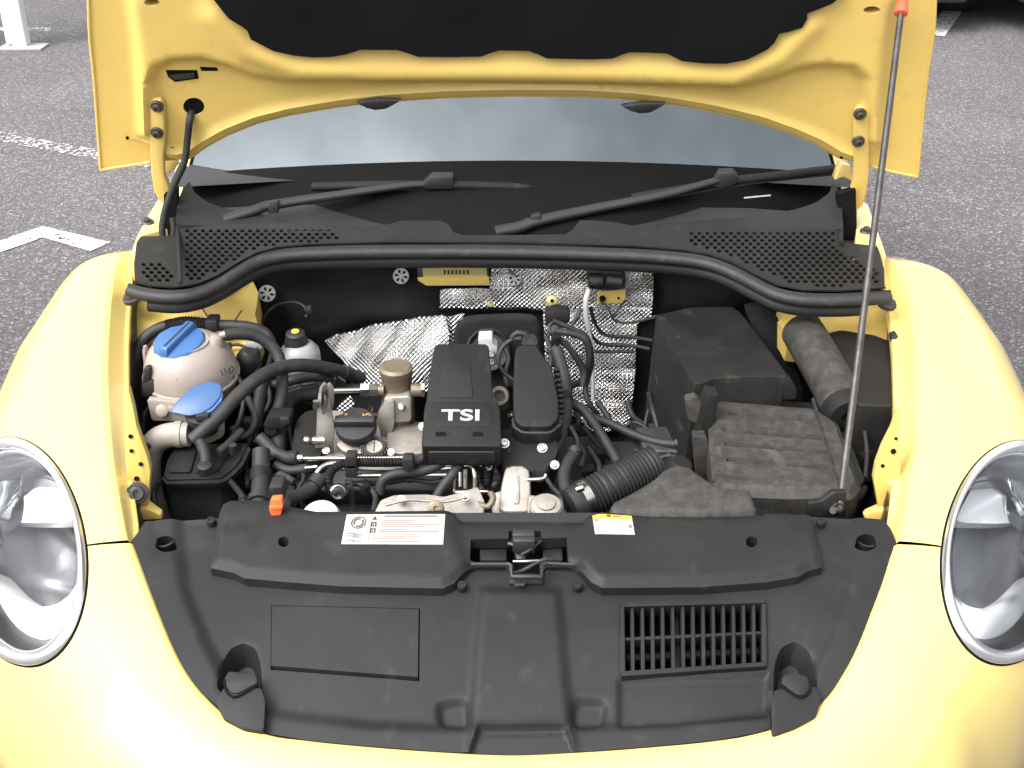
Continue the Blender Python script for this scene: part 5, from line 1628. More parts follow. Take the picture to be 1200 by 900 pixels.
# alloy housing in front, low centre
alo = lid("alloy_housing", rnd([(436, 606), (446, 586), (462, 580), (500, 579), (520, 582), (540, 577), (560, 570), (568, 588), (566, 606)], .15), 0.16, 0.69, 24, 0.06, "cast_aluminium", bev=0.008, bseg=3, label="aluminium housing low in front of the engine")
lathe("housing_plug", P(511, 596, Y=.125), (0, -1, .7), [(.012, -.006), (.012, .002), (.009, .004), (.004, .004), (.0035, .001), (.0003, .001)], "brown_aluminium", alo, seg=20)
ptube("housing_bead", [(452, 592, .145), (480, 586, .15), (520, 588, .15), (548, 582, .155)], .002, "cast_aluminium", alo, seg=8)
ptube("rusty_line", [(560, 590, .18), (572, 594, .17), (578, 584, .18), (575, 578, .19)], .005, "brown_aluminium", car, seg=10)

# ------------------------------------------------------------------ right-hand pipes
for pts, r, m in (([(652, 410, .50), (660, 440, .46), (663, 470, .42), (660, 500, .37), (650, 525, .32), (640, 545, .28), (630, 558, .25)], .0112, "rubber"),
                  ([(664, 472, .45), (680, 478, .44), (694, 494, .42), (708, 515, .40), (724, 542, .36)], .0085, "rubber"),
                  ([(690, 488, .50), (714, 496, .48), (740, 508, .46), (770, 518, .44), (808, 522, .42)], .0076, "rubber"),
                  ([(675, 530, .30), (667, 540, .28), (661, 556, .25), (663, 574, .22), (672, 590, .19)], .0095, "rubber"),
                  ([(700, 470, .52), (712, 488, .50), (720, 505, .48)], .005, "rubber"),
                  ([(760, 460, .56), (765, 480, .55), (772, 505, .52)], .005, "rubber"),
                  ([(770, 440, .56), (774, 470, .55), (770, 500, .53)], .004, "rubber"),
                  ([(668, 500, .36), (676, 515, .34), (676, 532, .31)], .004, "rubber")):
    ptube("hose", pts, r, m, car, seg=14)
tube("hose_clamp", PL([(661, 462, .432), (663, 470, .42)]), 0.0128, "black_plastic", car, seg=14)
tube("hose_clamp", PL([(792, 519, .43), (808, 522, .42)]), 0.010, "dark_plastic", car, seg=14)
tube("hose_clamp", PL([(673, 526, .305), (675, 533, .295)]), 0.011, "dark_plastic", car, seg=14)

# ------------------------------------------------------------------ air intake: snorkel, bellows
SNK = [(711, 603), (711, 590), (714, 583), (735, 573), (762, 560), (772, 550), (784, 543), (797, 541), (810, 545), (822, 554), (835, 562), (852, 566), (876, 566), (884, 570), (892, 594), (890, 601), (860, 604), (820, 607), (740, 607)]
def snk_h(A, B):
    e = sdist(SNK, A, B)
    return -0.030 * smooth(-10, 0, e) ** 2 + 0.010 * np.exp(-(((A - 795) / 40) ** 2 + ((B - 570) / 25) ** 2))
snk = relief("air_snorkel", SNK, 3.0, lambda A, B: hit(A, B, lambda x, y: 0.772 + 0.16 * (y - 0.08)), "dusty_plastic", car, hfun=snk_h, nvec=(0, -0.1, 1), insets=(2, 5, 8), skirt=0.035, label="dusty black air snorkel behind the shroud", angle=60)
tube("snorkel_seam", PL([(740, 607), (820, 607.5), (866, 602), (889, 597)], Z=0.748), 0.0016, "dark_plastic", snk, seg=6)
bel = tube("air_bellows", PL([(686, 586, .19), (712, 572, .205), (740, 558, .225), (770, 543, .245)]), 0.028, "dark_plastic", car, seg=28, corr=(.0022, .0062), label="ribbed black intake bellows")
tube("bellows_clamp", PL([(680, 588, .186), (689, 584, .192)]), 0.0298, "steel", bel, seg=28)
tube("clamp_screw", PL([(676, 574, .165), (684, 571, .165)]), 0.005, "steel", bel, seg=10)
tube("bellows_cuff", PL([(668, 594, .18), (684, 586.5, .19)]), 0.0275, "dark_plastic", bel, seg=28)
lid("airbox_neck", rnd([(770, 538), (800, 530), (812, 540), (812, 560), (780, 560)], .2), 0.27, 0.735, 10, 0.06, "black_plastic", bev=0.006)

# ------------------------------------------------------------------ battery box with ribbed lid
BAT = rnd([(830, 474), (842, 463), (880, 466), (925, 470), (962, 472), (984, 486), (1000, 530), (1012, 562), (1000, 575), (930, 578), (845, 574), (836, 560), (832, 520)], .12)
GRV = [((856, 484), (952, 492)), ((850, 503.5), (962, 513)), ((852, 520), (970, 529)), ((854, 538), (978, 548)), ((838, 557), (872, 561))]
def bat_h(A, B):
    h = np.zeros(len(A))
    for (a, b) in GRV:
        d = sdist([a, b], A, B, closed=False)
        h -= 0.011 * (1 - smooth(0.9, 2.4, d))
    edge = [(948, 466), (965, 500), (984, 572)]
    side = np.interp(B, [466, 500, 572], [950, 963, 986])
    h -= 0.006 * smooth(-3, 3, A - side)
    h -= 0.012 * smooth(-8, 0, sdist(BAT, A, B))
    return h
bat = relief("battery_box", BAT, 2.8, lambda A, B: hit(A, B, lambda x, y: 0.742 + 0.06 * (y - 0.3)), "dusty_plastic", car, hfun=bat_h, nvec=(0, -0.15, 1), insets=(2, 5, 8), loops=[(list(g_) + [(g_[1][0], g_[1][1] + 0.6), (g_[0][0], g_[0][1] + 0.6)], (0.8, 1.6, 2.6)) for g_ in GRV], skirt=0.045, label="dusty battery box with a ribbed lid", angle=24)
lid("battery_tray", shrink(BAT, (1.02, 1.0)), 0.30, 0.697, 3, 0.14, "dark_plastic", bat, bev=0.006)
tube("tray_rim", PL([(848, 583), (930, 587), (1000, 584), (1014, 572)], Z=0.702), 0.005, "black_plastic", bat, seg=8)
front("battery_clip", rnd([(822, 478), (828, 462), (842, 464), (840, 480), (832, 520), (836, 556), (822, 556), (814, 520)], .1), 0.33, 0.03, "black_plastic", bat, bev=0.004)
front("battery_clip", rnd([(803, 470), (815, 466), (832, 480), (836, 500), (826, 500), (806, 492)], .15), 0.34, 0.02, "dusty_plastic", bat, bev=0.003)
front("battery_clip", rnd([(812, 512), (828, 512), (840, 562), (816, 560)], .1), 0.30, 0.02, "dusty_plastic", bat, bev=0.003)
ptube("lock_cable", [(953, 468, .42), (958, 484, .385), (968, 512, .325), (978, 540, .265), (988, 575, .19), (990, 592, .15)], .0036, "rubber", car, seg=8, label="black release cable across the battery lid")

# big black box behind the battery
bb_ = lid("insulated_box", rnd([(766, 370), (808, 360), (858, 359), (868, 366), (925, 441), (880, 441), (837, 443), (823, 449), (813, 450)], .12), 0.50, 0.785, 3, 0.20, "black_plastic", bev=0.012, bseg=3, label="large black insulated box behind the battery", vec=Vector((-0.012, -0.015, -0.20)))
front("box_flap", rnd([(838, 446), (925, 443), (934, 457), (932, 468), (900, 469), (846, 466)], .12), 0.415, 0.02, "insulation_black", bb_, bev=0.006)
front("box_back_mat", rnd([(872, 362), (890, 358), (905, 366), (920, 385), (942, 462), (935, 482), (925, 482)], .15), 0.62, 0.02, "insulation_black", bb_, bev=0.006)
# fuse box and cylinder on the right
cyl = tube("air_resonator", PL([(940, 388, .58), (952, 408, .53), (968, 436, .47), (984, 466, .41), (990, 478, .385)]), 0.036, "dusty_plastic", car, seg=28, label="dusty black cylinder beside the fuse box")
lathe("resonator_cap", P(990, 479, Y=.383), (0.18, -1, -0.25), [(.0375, -.008), (.0375, .012), (.032, .018), (.014, .02), (.012, .012), (.0005, .012)], "black_plastic", cyl, seg=28)
fb = lid("fuse_box", rnd([(968, 390), (985, 386), (1025, 392), (1050, 402), (1056, 430), (1056, 476), (1002, 474)], .15), 0.46, 0.775, 4, 0.15, "black_plastic", bev=0.008, bseg=3, label="black fuse box against the fender")
tube("fuse_box_edge", PL([(968, 392, .60), (985, 430, .50), (1004, 474, .41)]), 0.004, "dark_plastic", fb, seg=8)
front("fuse_box_clip", [(1044, 396), (1052, 392), (1056, 410), (1048, 414)], 0.50, 0.02, "dark_plastic", fb, bev=0.003)

# ------------------------------------------------------------------ coolant tank
tkc = P(224, 436, Y=0.46)
TR = 0.0765
prof = [(0.02, -0.065), (0.05, -0.058), (0.068, -0.035), (0.0755, -0.008), (0.0785, -0.005), (0.0785, -0.0015), (0.0757, 0.001), (0.073, 0.02), (0.064, 0.04), (0.052, 0.053), (0.040, 0.058), (0.036, 0.059), (0.036, 0.062)]
tank = lathe("coolant_tank", tkc, (0.02, -0.12, 1), prof, "white_tank", car, seg=48, label="white round coolant tank with blue screw cap")
cc = tkc + Vector((-0.010, -0.008, 0.054))
cax = Vector((-0.05, -0.22, 1)).normalized()
cap = lathe("coolant_cap", cc, cax, [(0.040, -0.012), (0.0425, -0.006), (0.0425, 0.006), (0.040, 0.0095), (0.035, 0.0105), (0.0005, 0.013)], "blue_plastic", tank, seg=12, label="blue screw cap of the coolant tank", angle=25)
ga, gu, gw = frame(cax)
gd = (Vector((0.42, 0.9, 0.2)) - cax * Vector((0.42, 0.9, 0.2)).dot(cax)).normalized()
ge = cax.cross(gd)
for off in (0.0,):
    q = [cc + cax * 0.008 + gd * a + ge * b for a, b in ((-0.043, -0.009), (-0.043, 0.009), (0.043, 0.009), (0.043, -0.009))]
    prism("cap_handle", q, cax * 0.0135, "blue_plastic", cap, bev=0.003, top=0.86)
    q = [cc + cax * 0.0210 + gd * a + ge * b for a, b in ((-0.033, -0.0018), (-0.033, 0.0018), (0.033, 0.0018), (0.033, -0.0018))]
    prism("handle_slot", q, cax * 0.0012, "dark_plastic", cap, bev=0)
lathe("tank_nipple", tkc + Vector((0.045, 0.0, 0.045)), (0.25, 0.1, 1), [(0.014, -0.01), (0.013, 0.012), (0.011, 0.02), (0.006, 0.022)], "white_tank", tank, seg=18)
tube("tank_spout", PL([(258, 393, .46), (266, 391, .46)]), 0.0055, "white_tank", tank, seg=12)
# level marks printed on the tank
def on_tank(px, py, lift_=0.0006):
    d = ray(px, py)
    # sphere-like upper half: intersect with ellipsoid
    o = CAM - tkc
    A_ = np.array([1 / 0.0757, 1 / 0.0757, 1 / 0.0665])
    od = np.array(d) * A_; oo = np.array(o) * A_
    a_, b_, c_ = od @ od, 2 * od @ oo, oo @ oo - 1
    disc = max(0, b_ * b_ - 4 * a_ * c_)
    t = (-b_ - math.sqrt(disc)) / (2 * a_)
    p = CAM + d * t
    return p + (p - tkc).normalized() * lift_
for pts in ([(258, 433), (261, 440)], [(262, 431), (265, 439)], [(266, 436), (269, 431), (268, 438)], [(270, 429), (274, 432), (270, 437)], [(273, 440), (274, 444)]):
    tube("level_mark", [on_tank(*q) for q in pts], 0.0007, "label_dark", tank, seg=5)
for pts in ([(207, 441), (211, 433), (215, 433), (219, 446)], [(205, 446), (211, 441), (216, 446)]):
    tube("mould_mark", [on_tank(*q, 0.0) for q in pts], 0.0012, "white_tank", tank, seg=5)
lathe("tank_foot", P(171, 412, Y=.47), (0.1, -0.2, 1), [(.006, -.03), (.006, 0.0), (.003, .012)], "white_tank", tank, seg=4)
# level sensor plug
sp_ = front("tank_sensor", rnd([(165, 450), (180, 444), (196, 452), (197, 464), (180, 468), (166, 466)], .2), 0.40, 0.03, "dark_plastic", bev=0.004, label="black sensor plug under the coolant tank")
front("sensor_latch", [(168, 432), (175, 431), (176, 446), (166, 452)], 0.40, 0.015, "dark_plastic", sp_, bev=0.003)
# bracket under the tank
brk = front("tank_bracket", rnd([(172, 468), (205, 472), (238, 474), (262, 478), (262, 498), (225, 500), (212, 494), (178, 493)], .12), 0.37, 0.012, "cream_plastic", bev=0.003, label="cream plastic bracket under the coolant tank")
lathe("bracket_screw", P(190, 481, Y=.368), (0, -1, .4), [(.010, -.002), (.010, .003), (.006, .005), (.0003, .005)], "cream_plastic", brk, seg=18)
front("bracket_rib", [(196, 476), (236, 490), (236, 494), (194, 482)], 0.366, 0.006, "cream_plastic", brk, bev=0.0015)
front("bracket_tongue", rnd([(222, 496), (262, 492), (262, 512), (245, 520), (224, 516)], .15), 0.35, 0.01, "cream_plastic", brk, bev=0.003)
# washer bottle neck
neck = ptube("washer_neck", [(222, 509, .33), (198, 510, .33), (181, 519, .33), (174, 540, .33), (176, 575, .33), (186, 610, .33)], .0195, "cream_plastic", car, seg=20, label="cream washer filler neck curving down")
tube("neck_collar", PL([(206, 509, .33), (214, 509, .33)]), .0212, "cream_plastic", neck, seg=20)
lathe("neck_clip", P(171, 523, Y=.305), (-0.4, -1, .4), [(.005, -.006), (.005, .002), (.0003, .002)], "dark_plastic", neck, seg=10)
# washer cap: funnel and folded blue lid
fn = lathe("washer_cap", P(240, 486, Y=.345), (0.02, -0.1, 1), [(.018, -.03), (.020, -.012), (.029, -.008), (.030, .004), (.026, .006), (.012, .004), (.0005, .003)], "dark_plastic", car, seg=28, label="light blue washer cap on a black funnel")
lp = [(200, 483), (205, 472), (216, 461), (230, 451), (245, 447), (257, 449), (260, 454), (258, 465), (248, 477), (236, 484), (222, 487)]
o3 = PT(rnd(lp, .2), .318, .757, 34)
prism("washer_lid", o3, -tilt_n(32) * 0.0045, "light_blue_plastic", fn, bev=0.0015)
lip = PT([(236, 484.5), (248, 477.5), (258, 466), (260, 455), (261, 463), (260, 469), (250, 480), (238, 488)], .318, .754, 34)
prism("lid_rim", lip, (0, 0, -0.006), "blue_plastic", fn, bev=0.001)
front("funnel_tab", [(229, 488), (244, 486), (244, 493), (230, 495)], 0.315, 0.01, "dark_plastic", fn, bev=0.001)

# ------------------------------------------------------------------ brake fluid reservoir
brc = P(352, 422, Y=0.585)
brk_t = lathe("brake_reservoir", brc, (0, -0.05, 1), [(0.024, -0.06), (0.034, -0.05), (0.0355, 0.010), (0.034, 0.020), (0.026, 0.030), (0.020, 0.034)], "clear_tank", car, seg=30, label="cloudy brake fluid reservoir with black cap")
tube("reservoir_seam", [brc + Vector((0.0327 * math.cos(a), -0.0327 * math.sin(a), -0.012 + 0.01 * math.sin(a * 2))) for a in np.linspace(0, math.pi, 20)], 0.0012, "clear_tank", brk_t, seg=6)
bcap = lathe("reservoir_cap", brc + Vector((-0.004, 0, 0.030)), (0, -0.15, 1), [(0.019, -0.006), (0.0215, -0.002), (0.0215, 0.003), (0.0195, 0.005), (0.0195, 0.010), (0.0175, 0.014), (0.0165, 0.024), (0.014, 0.026), (0.0005, 0.027)], "dark_plastic", brk_t, seg=32)
ctop = brc + Vector((-0.004, -0.003, 0.0572))
lathe("cap_mark", ctop, (0, -0.15, 1), [(0.0042, -0.0005), (0.0042, 0.0006), (0.0066, 0.0006), (0.0066, -0.0005)], "print_yellow", bcap, seg=20)
lathe("cap_mark", ctop, (0, -0.15, 1), [(0.0018, -0.0005), (0.0018, 0.0006), (0.0003, 0.0006)], "print_yellow", bcap, seg=10)
front("reservoir_neck", rnd([(336, 432), (372, 432), (372, 448), (345, 452)], .2), 0.58, 0.03, "clear_tank", brk_t, bev=0.004)
front("master_cylinder", rnd([(352, 448), (376, 450), (378, 475), (356, 475)], .2), 0.56, 0.05, "dark_steel", brk_t, bev=0.006)
ptube("brake_wire", [(307, 381, .69), (312, 368, .69), (324, 358, .69), (340, 354, .68), (352, 356, .67), (360, 364, .66), (358, 372, .65)], .0024, "rubber", car, seg=8)
front("wire_plug", [(356, 362), (364, 360), (366, 367), (358, 369)], 0.65, 0.015, "dark_plastic", bev=0.002)

# ------------------------------------------------------------------ hoses on the coolant side
HOSES = [([(158, 472, .50), (158, 430, .53), (167, 400, .55), (188, 384, .56), (218, 379, .56), (256, 381, .56), (290, 383, .56), (310, 390, .56), (318, 402, .55)], .0098),
         ([(263, 393, .46), (280, 391, .47), (300, 394, .48), (318, 405, .48), (328, 422, .47), (331, 445, .45), (329, 468, .42), (322, 490, .39), (317, 505, .36)], .0098),
         ([(226, 516, .30), (240, 503, .31), (258, 487, .33), (276, 466, .36), (300, 445, .40), (325, 432, .44), (352, 428, .47), (380, 431, .50), (404, 437, .53), (424, 443, .55)], .0112),
         ([(316, 452, .50), (345, 445, .50), (372, 441, .51), (390, 447, .52), (404, 453, .53), (425, 455, .54)], .0088),
         ([(372, 462, .50), (350, 464, .48), (337, 472, .45), (330, 490, .41), (327, 515, .37), (326, 540, .34)], .0120),
         ([(304, 512, .34), (314, 522, .33), (324, 531, .32), (336, 536, .31), (350, 537, .30)], .0100),
         ([(322, 545, .30), (338, 551, .29), (352, 550, .285), (362, 549, .28)], .0075),
         ([(306, 528, .30), (306, 552, .27), (305, 575, .23), (303, 600, .19)], .0140),
         ([(375, 560, .235), (366, 572, .22), (352, 580, .20), (336, 585, .18)], .0105),
         ([(228, 511, .31), (237, 522, .29), (241, 536, .27), (241, 548, .255)], .0088),
         ([(290, 465, .42), (300, 490, .40), (292, 508, .38), (278, 512, .37), (272, 500, .38)], .006),
         ([(310, 440, .44), (304, 470, .42), (300, 500, .40)], .010),
         ([(283, 505, .34), (268, 520, .31), (256, 530, .29)], .0065)]
HL_LBL = {0: "black hose passing behind the coolant tank", 2: "long black hose arching over toward the turbo", 1: "black overflow hose from the coolant tank"}
for i, (pts, r) in enumerate(HOSES):
    h = ptube("hose", pts, r, "rubber", car, seg=14, label=HL_LBL.get(i))
    if i == 0:
        tube("hose_ribbing", PL([(196, 382, .558), (218, 378, .558), (244, 380, .558)]), .0106, "black_plastic", h, seg=12, corr=(.001, .0042))
        front("hose_clip", [(240, 376), (254, 376), (255, 390), (241, 390)], 0.545, 0.03, "dark_plastic", h, bev=0.003)
    if i == 6 or i == 5:
        a, b = pts[-2], pts[-1]
        tube("hose_clamp", PL([(a[0] + 4, a[1], a[2]), b]), r * 1.12, "dark_plastic", h, seg=14)
        tube("hose_end", PL([(b[0] - 1, b[1], b[2]), (b[0] + 5, b[1], b[2])]), r * 0.72, "steel", h, seg=12)
    if i == 2:
        tube("hose_clamp", PL([(402, 436, .528), (412, 440, .54)]), r * 1.15, "dark_plastic", h, seg=14)
    if i == 3:
        tube("hose_clamp", PL([(390, 446, .518), (400, 452, .526)]), r * 1.15, "dark_plastic", h, seg=14)
        tube("hose_clamp", PL([(394, 442, .51), (402, 448, .515)]), r * 0.7, "steel", h, seg=10)
    if i == 7:
        tube("hose_collar", PL([(306, 552, .27), (305, 566, .25)]), r * 1.22, "black_plastic", h, seg=16)
        tube("hose_collar", PL([(304, 584, .215), (303.5, 590, .205)]), r * 1.3, "dark_plastic", h, seg=16)
    if i == 8:
        tube("hose_clamp", PL([(368, 569, .222), (375, 560, .235)]), r * 1.2, "dark_plastic", h, seg=16)
# double hose clip
hc = front("hose_holder", rnd([(308, 500), (314, 489), (340, 488), (342, 498), (330, 503)], .15), 0.355, 0.03, "black_plastic", bev=0.003)
front("holder_tooth", [(327, 490), (338, 490), (340, 497), (329, 501)], 0.348, 0.008, "dark_plastic", hc, bev=0.002)
# brown connector
lathe("pressure_sensor", P(291, 424, Y=.52), (0.3, -0.2, 1), [(.017, -.03), (.0215, -.02), (.0215, .008), (.018, .018), (.010, .024), (.0005, .024)], "dark_plastic", car, seg=20)
front("sensor_tab", [(286, 404), (302, 400), (308, 408), (300, 416), (288, 414)], 0.54, 0.02, "clear_tank", bev=0.003)
# charcoal canister
can = lid("charcoal_canister", rnd([(192, 556), (196, 540), (204, 526), (246, 520), (290, 519), (282, 538), (272, 550), (258, 560), (196, 562)], .12), 0.24, 0.685, 10, 0.014, "black_plastic", bev=0.004, label="black canister with a lipped lid")
lid("canister_body", shrink(rnd([(192, 556), (196, 540), (204, 526), (246, 520), (290, 519), (282, 538), (272, 550), (258, 560), (196, 562)], .12), (0.96, 0.95)), 0.235, 0.673, 10, 0.20, "dark_plastic", can, bev=0.006, vec=Vector((0, -0.03, -0.22)))
lid("lid_rim", rnd([(189, 560), (196, 556), (258, 556), (272, 545), (284, 530), (290, 522), (294, 526), (284, 546), (268, 562), (258, 566), (195, 567)], .1), 0.23, 0.680, 10, 0.010, "black_plastic", can, bev=0.003)
lid("lid_panel", rnd([(198, 553), (202, 541), (208, 530), (230, 527), (223, 553)], .1), 0.24, 0.6885, 10, 0.006, "black_plastic", can, bev=0.002)
lid("lid_panel", rnd([(228, 553), (236, 530), (262, 526), (268, 530), (256, 550), (248, 554)], .1), 0.24, 0.6885, 10, 0.006, "black_plastic", can, bev=0.002)
lathe("canister_port", P(240, 548, Y=.232), (0, -0.1, 1), [(.011, -.01), (.011, .004), (.008, .006), (.0005, .006)], "dark_plastic", can, seg=18)
lathe("canister_port", P(273, 525, Y=.275), (0, -0.1, 1), [(.006, -.01), (.006, .006), (.0005, .006)], "dark_plastic", can, seg=12)

# ------------------------------------------------------------------ orange clip, white dome
ocp = front("pipe_clamp", rnd([(314, 572), (331, 570), (334, 584), (330, 592), (315, 592)], .2), 0.135, 0.03, "dark_plastic", bev=0.004)
tubeo = front("dipstick_clip", rnd([(317, 586), (330, 585), (331, 594), (329, 604), (318, 605), (315, 597)], .2), 0.045, 0.012, "orange_plastic", bev=0.003, label="small orange clip on the cover edge")
front("clip_ridge", [(315.5, 594), (331, 593), (331, 597), (315.5, 598)], 0.042, 0.004, "orange_plastic", tubeo, bev=0.001)
dm = lathe("white_cap", P(376, 606, Y=0.14), (0, -0.3, 1), [(0.029, -0.02), (0.029, 0.0), (0.025, 0.008), (0.016, 0.0125), (0.0005, 0.014)], "white_plastic", car, seg=30, label="white domed cap just behind the cover")

# ------------------------------------------------------------------ prop rod
top_p = on_plane(1057, 6, H0 + HN * 0.034, HN)
base_p = P(984, 592, Y=0.115)
rod_pts = [base_p, base_p.lerp(top_p, 0.06), base_p.lerp(top_p, 0.3), base_p.lerp(top_p, 0.6), top_p]
rod = tube("prop_rod", rod_pts, 0.0052, "dark_steel", car, seg=12, straight=True, label="thin steel prop rod with red tip holding up the bonnet")
dr = (top_p - base_p).normalized()
lathe("rod_tip", top_p - dr * 0.012, dr, [(0.006, -0.006), (0.0105, -0.004), (0.0105, 0.004), (0.009, 0.010), (0.009, 0.022), (0.005, 0.028)], "red_plastic", rod, seg=18)
tube("rod_foot", [base_p + dr * 0.004, base_p - dr * 0.006, P(976, 598, Y=.10)], 0.0055, "dark_steel", rod, seg=10)
rb_ = front("rod_bracket", [(945, 606), (947, 590), (962, 588), (976, 577), (992, 577), (993, 606)], 0.115, 0.012, "grey_plastic", bev=0.003, label="bracket holding the foot of the prop rod")
lathe("rod_eye", P(981, 596, Y=.112), (0.1, -1, 0.3), [(0.0055, -0.004), (0.0055, 0.002), (0.0075, 0.004), (0.0095, 0.003), (0.0095, -0.004)], "grey_plastic", rb_, seg=20)

# ------------------------------------------------------------------ yellow brackets on the inner wings
yb = front("wing_bracket", rnd([(150, 455), (156, 478), (160, 500), (173, 538), (176, 552), (173, 592), (188, 603), (189, 609), (152, 612), (149, 560)], .08), 0.16, 0.012, "yellow_inner_shaded", bev=0.003, label="yellow bracket on the inner wing by the canister")
bolt(P(161, 578, Y=.135), (0.2, -1, 0.5), 0.0105, "dark_steel", yb)
for cx, cy, r in ((153, 511.5, 2.6), (154, 528.5, 2.4), (165, 544, 2.6), (160, 561, 3.0)):
    lathe("bracket_hole", P(cx, cy, Y=.1588), (0, -1, 0.3), [(r / 800, -.002), (r / 800, .0006), (.0003, .0006)], "black_void", yb, seg=12)
front("bracket_foot", rnd([(155, 600), (172, 597), (188, 603), (189, 608), (154, 610)], .15), 0.14, 0.012, "yellow_inner_shaded", yb, bev=0.003)
yr = front("wing_bracket", rnd([(1054, 480), (1052, 482), (1046, 502), (1034, 526), (1027, 545), (1024, 562), (1030, 596), (1016, 602), (1013, 608), (1052, 616), (1056, 600)], .08), 0.16, 0.012, "yellow_inner_shaded", bev=0.003, label="yellow bracket on the inner wing by the battery")
for cx, cy, r in ((1047, 529, 3.2), (1050, 514, 1.8), (1034.5, 546, 2.2)):
    lathe("bracket_hole", P(cx, cy, Y=.1588), (0, -1, 0.3), [(r / 800, -.002), (r / 800, .0006), (.0003, .0006)], "black_void", yr, seg=12)
lathe("bracket_hole", P(1043, 566, Y=.1588), (0, -1, 0.3), [(.0048, -.002), (.0048, .0006), (.0003, .0006)], "zinc_yellow", yr, seg=14)
front("bracket_foot", rnd([(1013, 605), (1020, 600), (1052, 597), (1054, 612), (1016, 612)], .1), 0.14, 0.012, "yellow_inner_shaded", yr, bev=0.003)
# round grommets on the fender flange
for cx, cy in ((153, 350), (1041, 356.5)):
    c = hitv(cx, cy, lambda x, y: zedge(x, y) - 0.022)
    gm = lathe("fender_grommet", c, (0, -0.1, 1), [(0.0175, -0.003), (0.0175, 0.002), (0.015, 0.0035), (0.009, 0.0035), (0.0085, 0.006), (0.0005, 0.0065)], "dark_steel", fender_l if cx < 600 else fender_r, seg=24)
# brackets at the fender's rear end with bolts, and the hinge wells
for s, tri_, bx in ((-1, [(152, 300), (160, 276), (176, 248), (189, 226), (199, 232), (197, 268), (187, 270), (168, 275), (160, 300)], (173, 261)), (1, [(1039, 300), (1034, 284), (1022, 252), (1011, 232), (1004, 240), (1003, 270), (1002, 282), (1028, 288), (1035, 302)], (1015, 271.5))):
    yk = prism("fender_bracket", PL(tri_, Z=0.885), (0, 0, -0.05), "yellow_paint", car, bev=0.003)
    lathe("fender_bolt", P(*bx, Z=0.886), (0, -0.2, 1), [(0.0115, -0.003), (0.0115, 0.002), (0.009, 0.004), (0.006, 0.004), (0.006, 0.009), (0.0005, 0.009)], "dark_steel", yk, seg=16)
    xs = (196, 207) if s < 0 else (986, 1003)
    front("hinge_well", [(xs[0] - 4, 228), (xs[1], 222), (xs[1] + 1, 282), (xs[0] - 4, 282)], 0.80, 0.02, "black_void", yk, bev=0)
    pil = [(188, 182), (206, 184), (207, 196), (196, 205), (188, 207)] if s < 0 else [(986, 192), (997, 194), (1001, 214), (988, 208), (978, 212)]
    front("pillar_foot", pil, 0.86, 0.03, "yellow_paint", yk, bev=0.004)
ptube("washer_hose", [(227, 124, .825), (225, 130, .79), (222, 142, .775), (220, 160, .78), (216, 190, .78), (205, 215, .78), (194, 245, .775), (190, 268, .77), (193, 284, .765), (201, 284, .765), (204, 270, .77), (202, 255, .775)], .0062, "rubber", car, seg=10, label="black washer hose rising into the bonnet")

# ------------------------------------------------------------------ loom: wires, plugs, ties and small fixings in the gaps
LOOM = [([(268, 402, .50), (272, 430, .47), (285, 455, .44), (283, 485, .41), (270, 515, .36)], .0045),
        ([(300, 402, .55), (304, 425, .52), (296, 452, .48), (305, 480, .44), (298, 520, .38)], .0035),
        ([(318, 415, .55), (312, 440, .5), (316, 470, .46), (300, 500, .42), (288, 530, .36), (290, 570, .28)], .004),
        ([(342, 480, .44), (338, 505, .40), (345, 530, .36), (338, 560, .30), (345, 590, .22)], .0045),
        ([(352, 545, .30), (356, 560, .27), (350, 575, .24), (356, 595, .19)], .0035),
        ([(300, 540, .32), (318, 560, .28), (330, 556, .27), (345, 565, .25)], .0055),
        ([(262, 556, .28), (275, 570, .25), (285, 585, .21), (283, 605, .16)], .005),
        ([(405, 565, .25), (430, 570, .24), (440, 582, .22), (438, 600, .18)], .0045),
        ([(420, 566, .26), (450, 566, .26), (480, 562, .26), (505, 565, .26), (520, 562, .26)], .004),
        ([(586, 535, .30), (580, 548, .28), (584, 560, .26), (578, 570, .24)], .004),
        ([(560, 530, .30), (566, 545, .29), (560, 560, .27), (565, 575, .24)], .0045),
        ([(590, 405, .54), (596, 420, .52), (592, 440, .50), (598, 458, .48)], .004),
        ([(640, 395, .60), (646, 412, .57), (644, 432, .54)], .005),
        ([(670, 470, .52), (678, 492, .48), (674, 512, .44), (684, 530, .40), (680, 548, .36)], .0045),
        ([(684, 500, .50), (700, 520, .46), (716, 535, .42), (740, 536, .40)], .0038),
        ([(704, 498, .54), (728, 500, .52), (745, 495, .52), (762, 505, .5)], .0035),
        ([(735, 470, .62), (742, 488, .6), (756, 498, .56), (770, 500, .54)], .0055),
        ([(690, 525, .42), (702, 545, .38), (700, 562, .34)], .005),
        ([(745, 528, .43), (765, 538, .40), (785, 534, .39), (800, 540, .37)], .0045),
        ([(760, 480, .56), (756, 500, .54), (762, 522, .5)], .003),
        ([(640, 560, .24), (648, 572, .22), (656, 580, .2), (660, 596, .17)], .0035),
        ([(392, 442, .56), (412, 448, .56), (428, 462, .54)], .0035),
        ([(330, 462, .50), (352, 455, .50), (372, 452, .51)], .0045),
        ([(250, 395, .56), (262, 405, .55), (280, 404, .54), (292, 410, .53)], .0028),
        ([(180, 470, .42), (170, 485, .41), (168, 505, .40)], .0035),
        ([(186, 566, .30), (180, 580, .28), (184, 600, .24)], .004),
        ([(1005, 480, .40), (1012, 500, .36), (1016, 530, .31), (1014, 560, .26)], .0035),
        ([(930, 480, .43), (960, 482, .42), (985, 490, .41), (1004, 505, .39)], .003)]
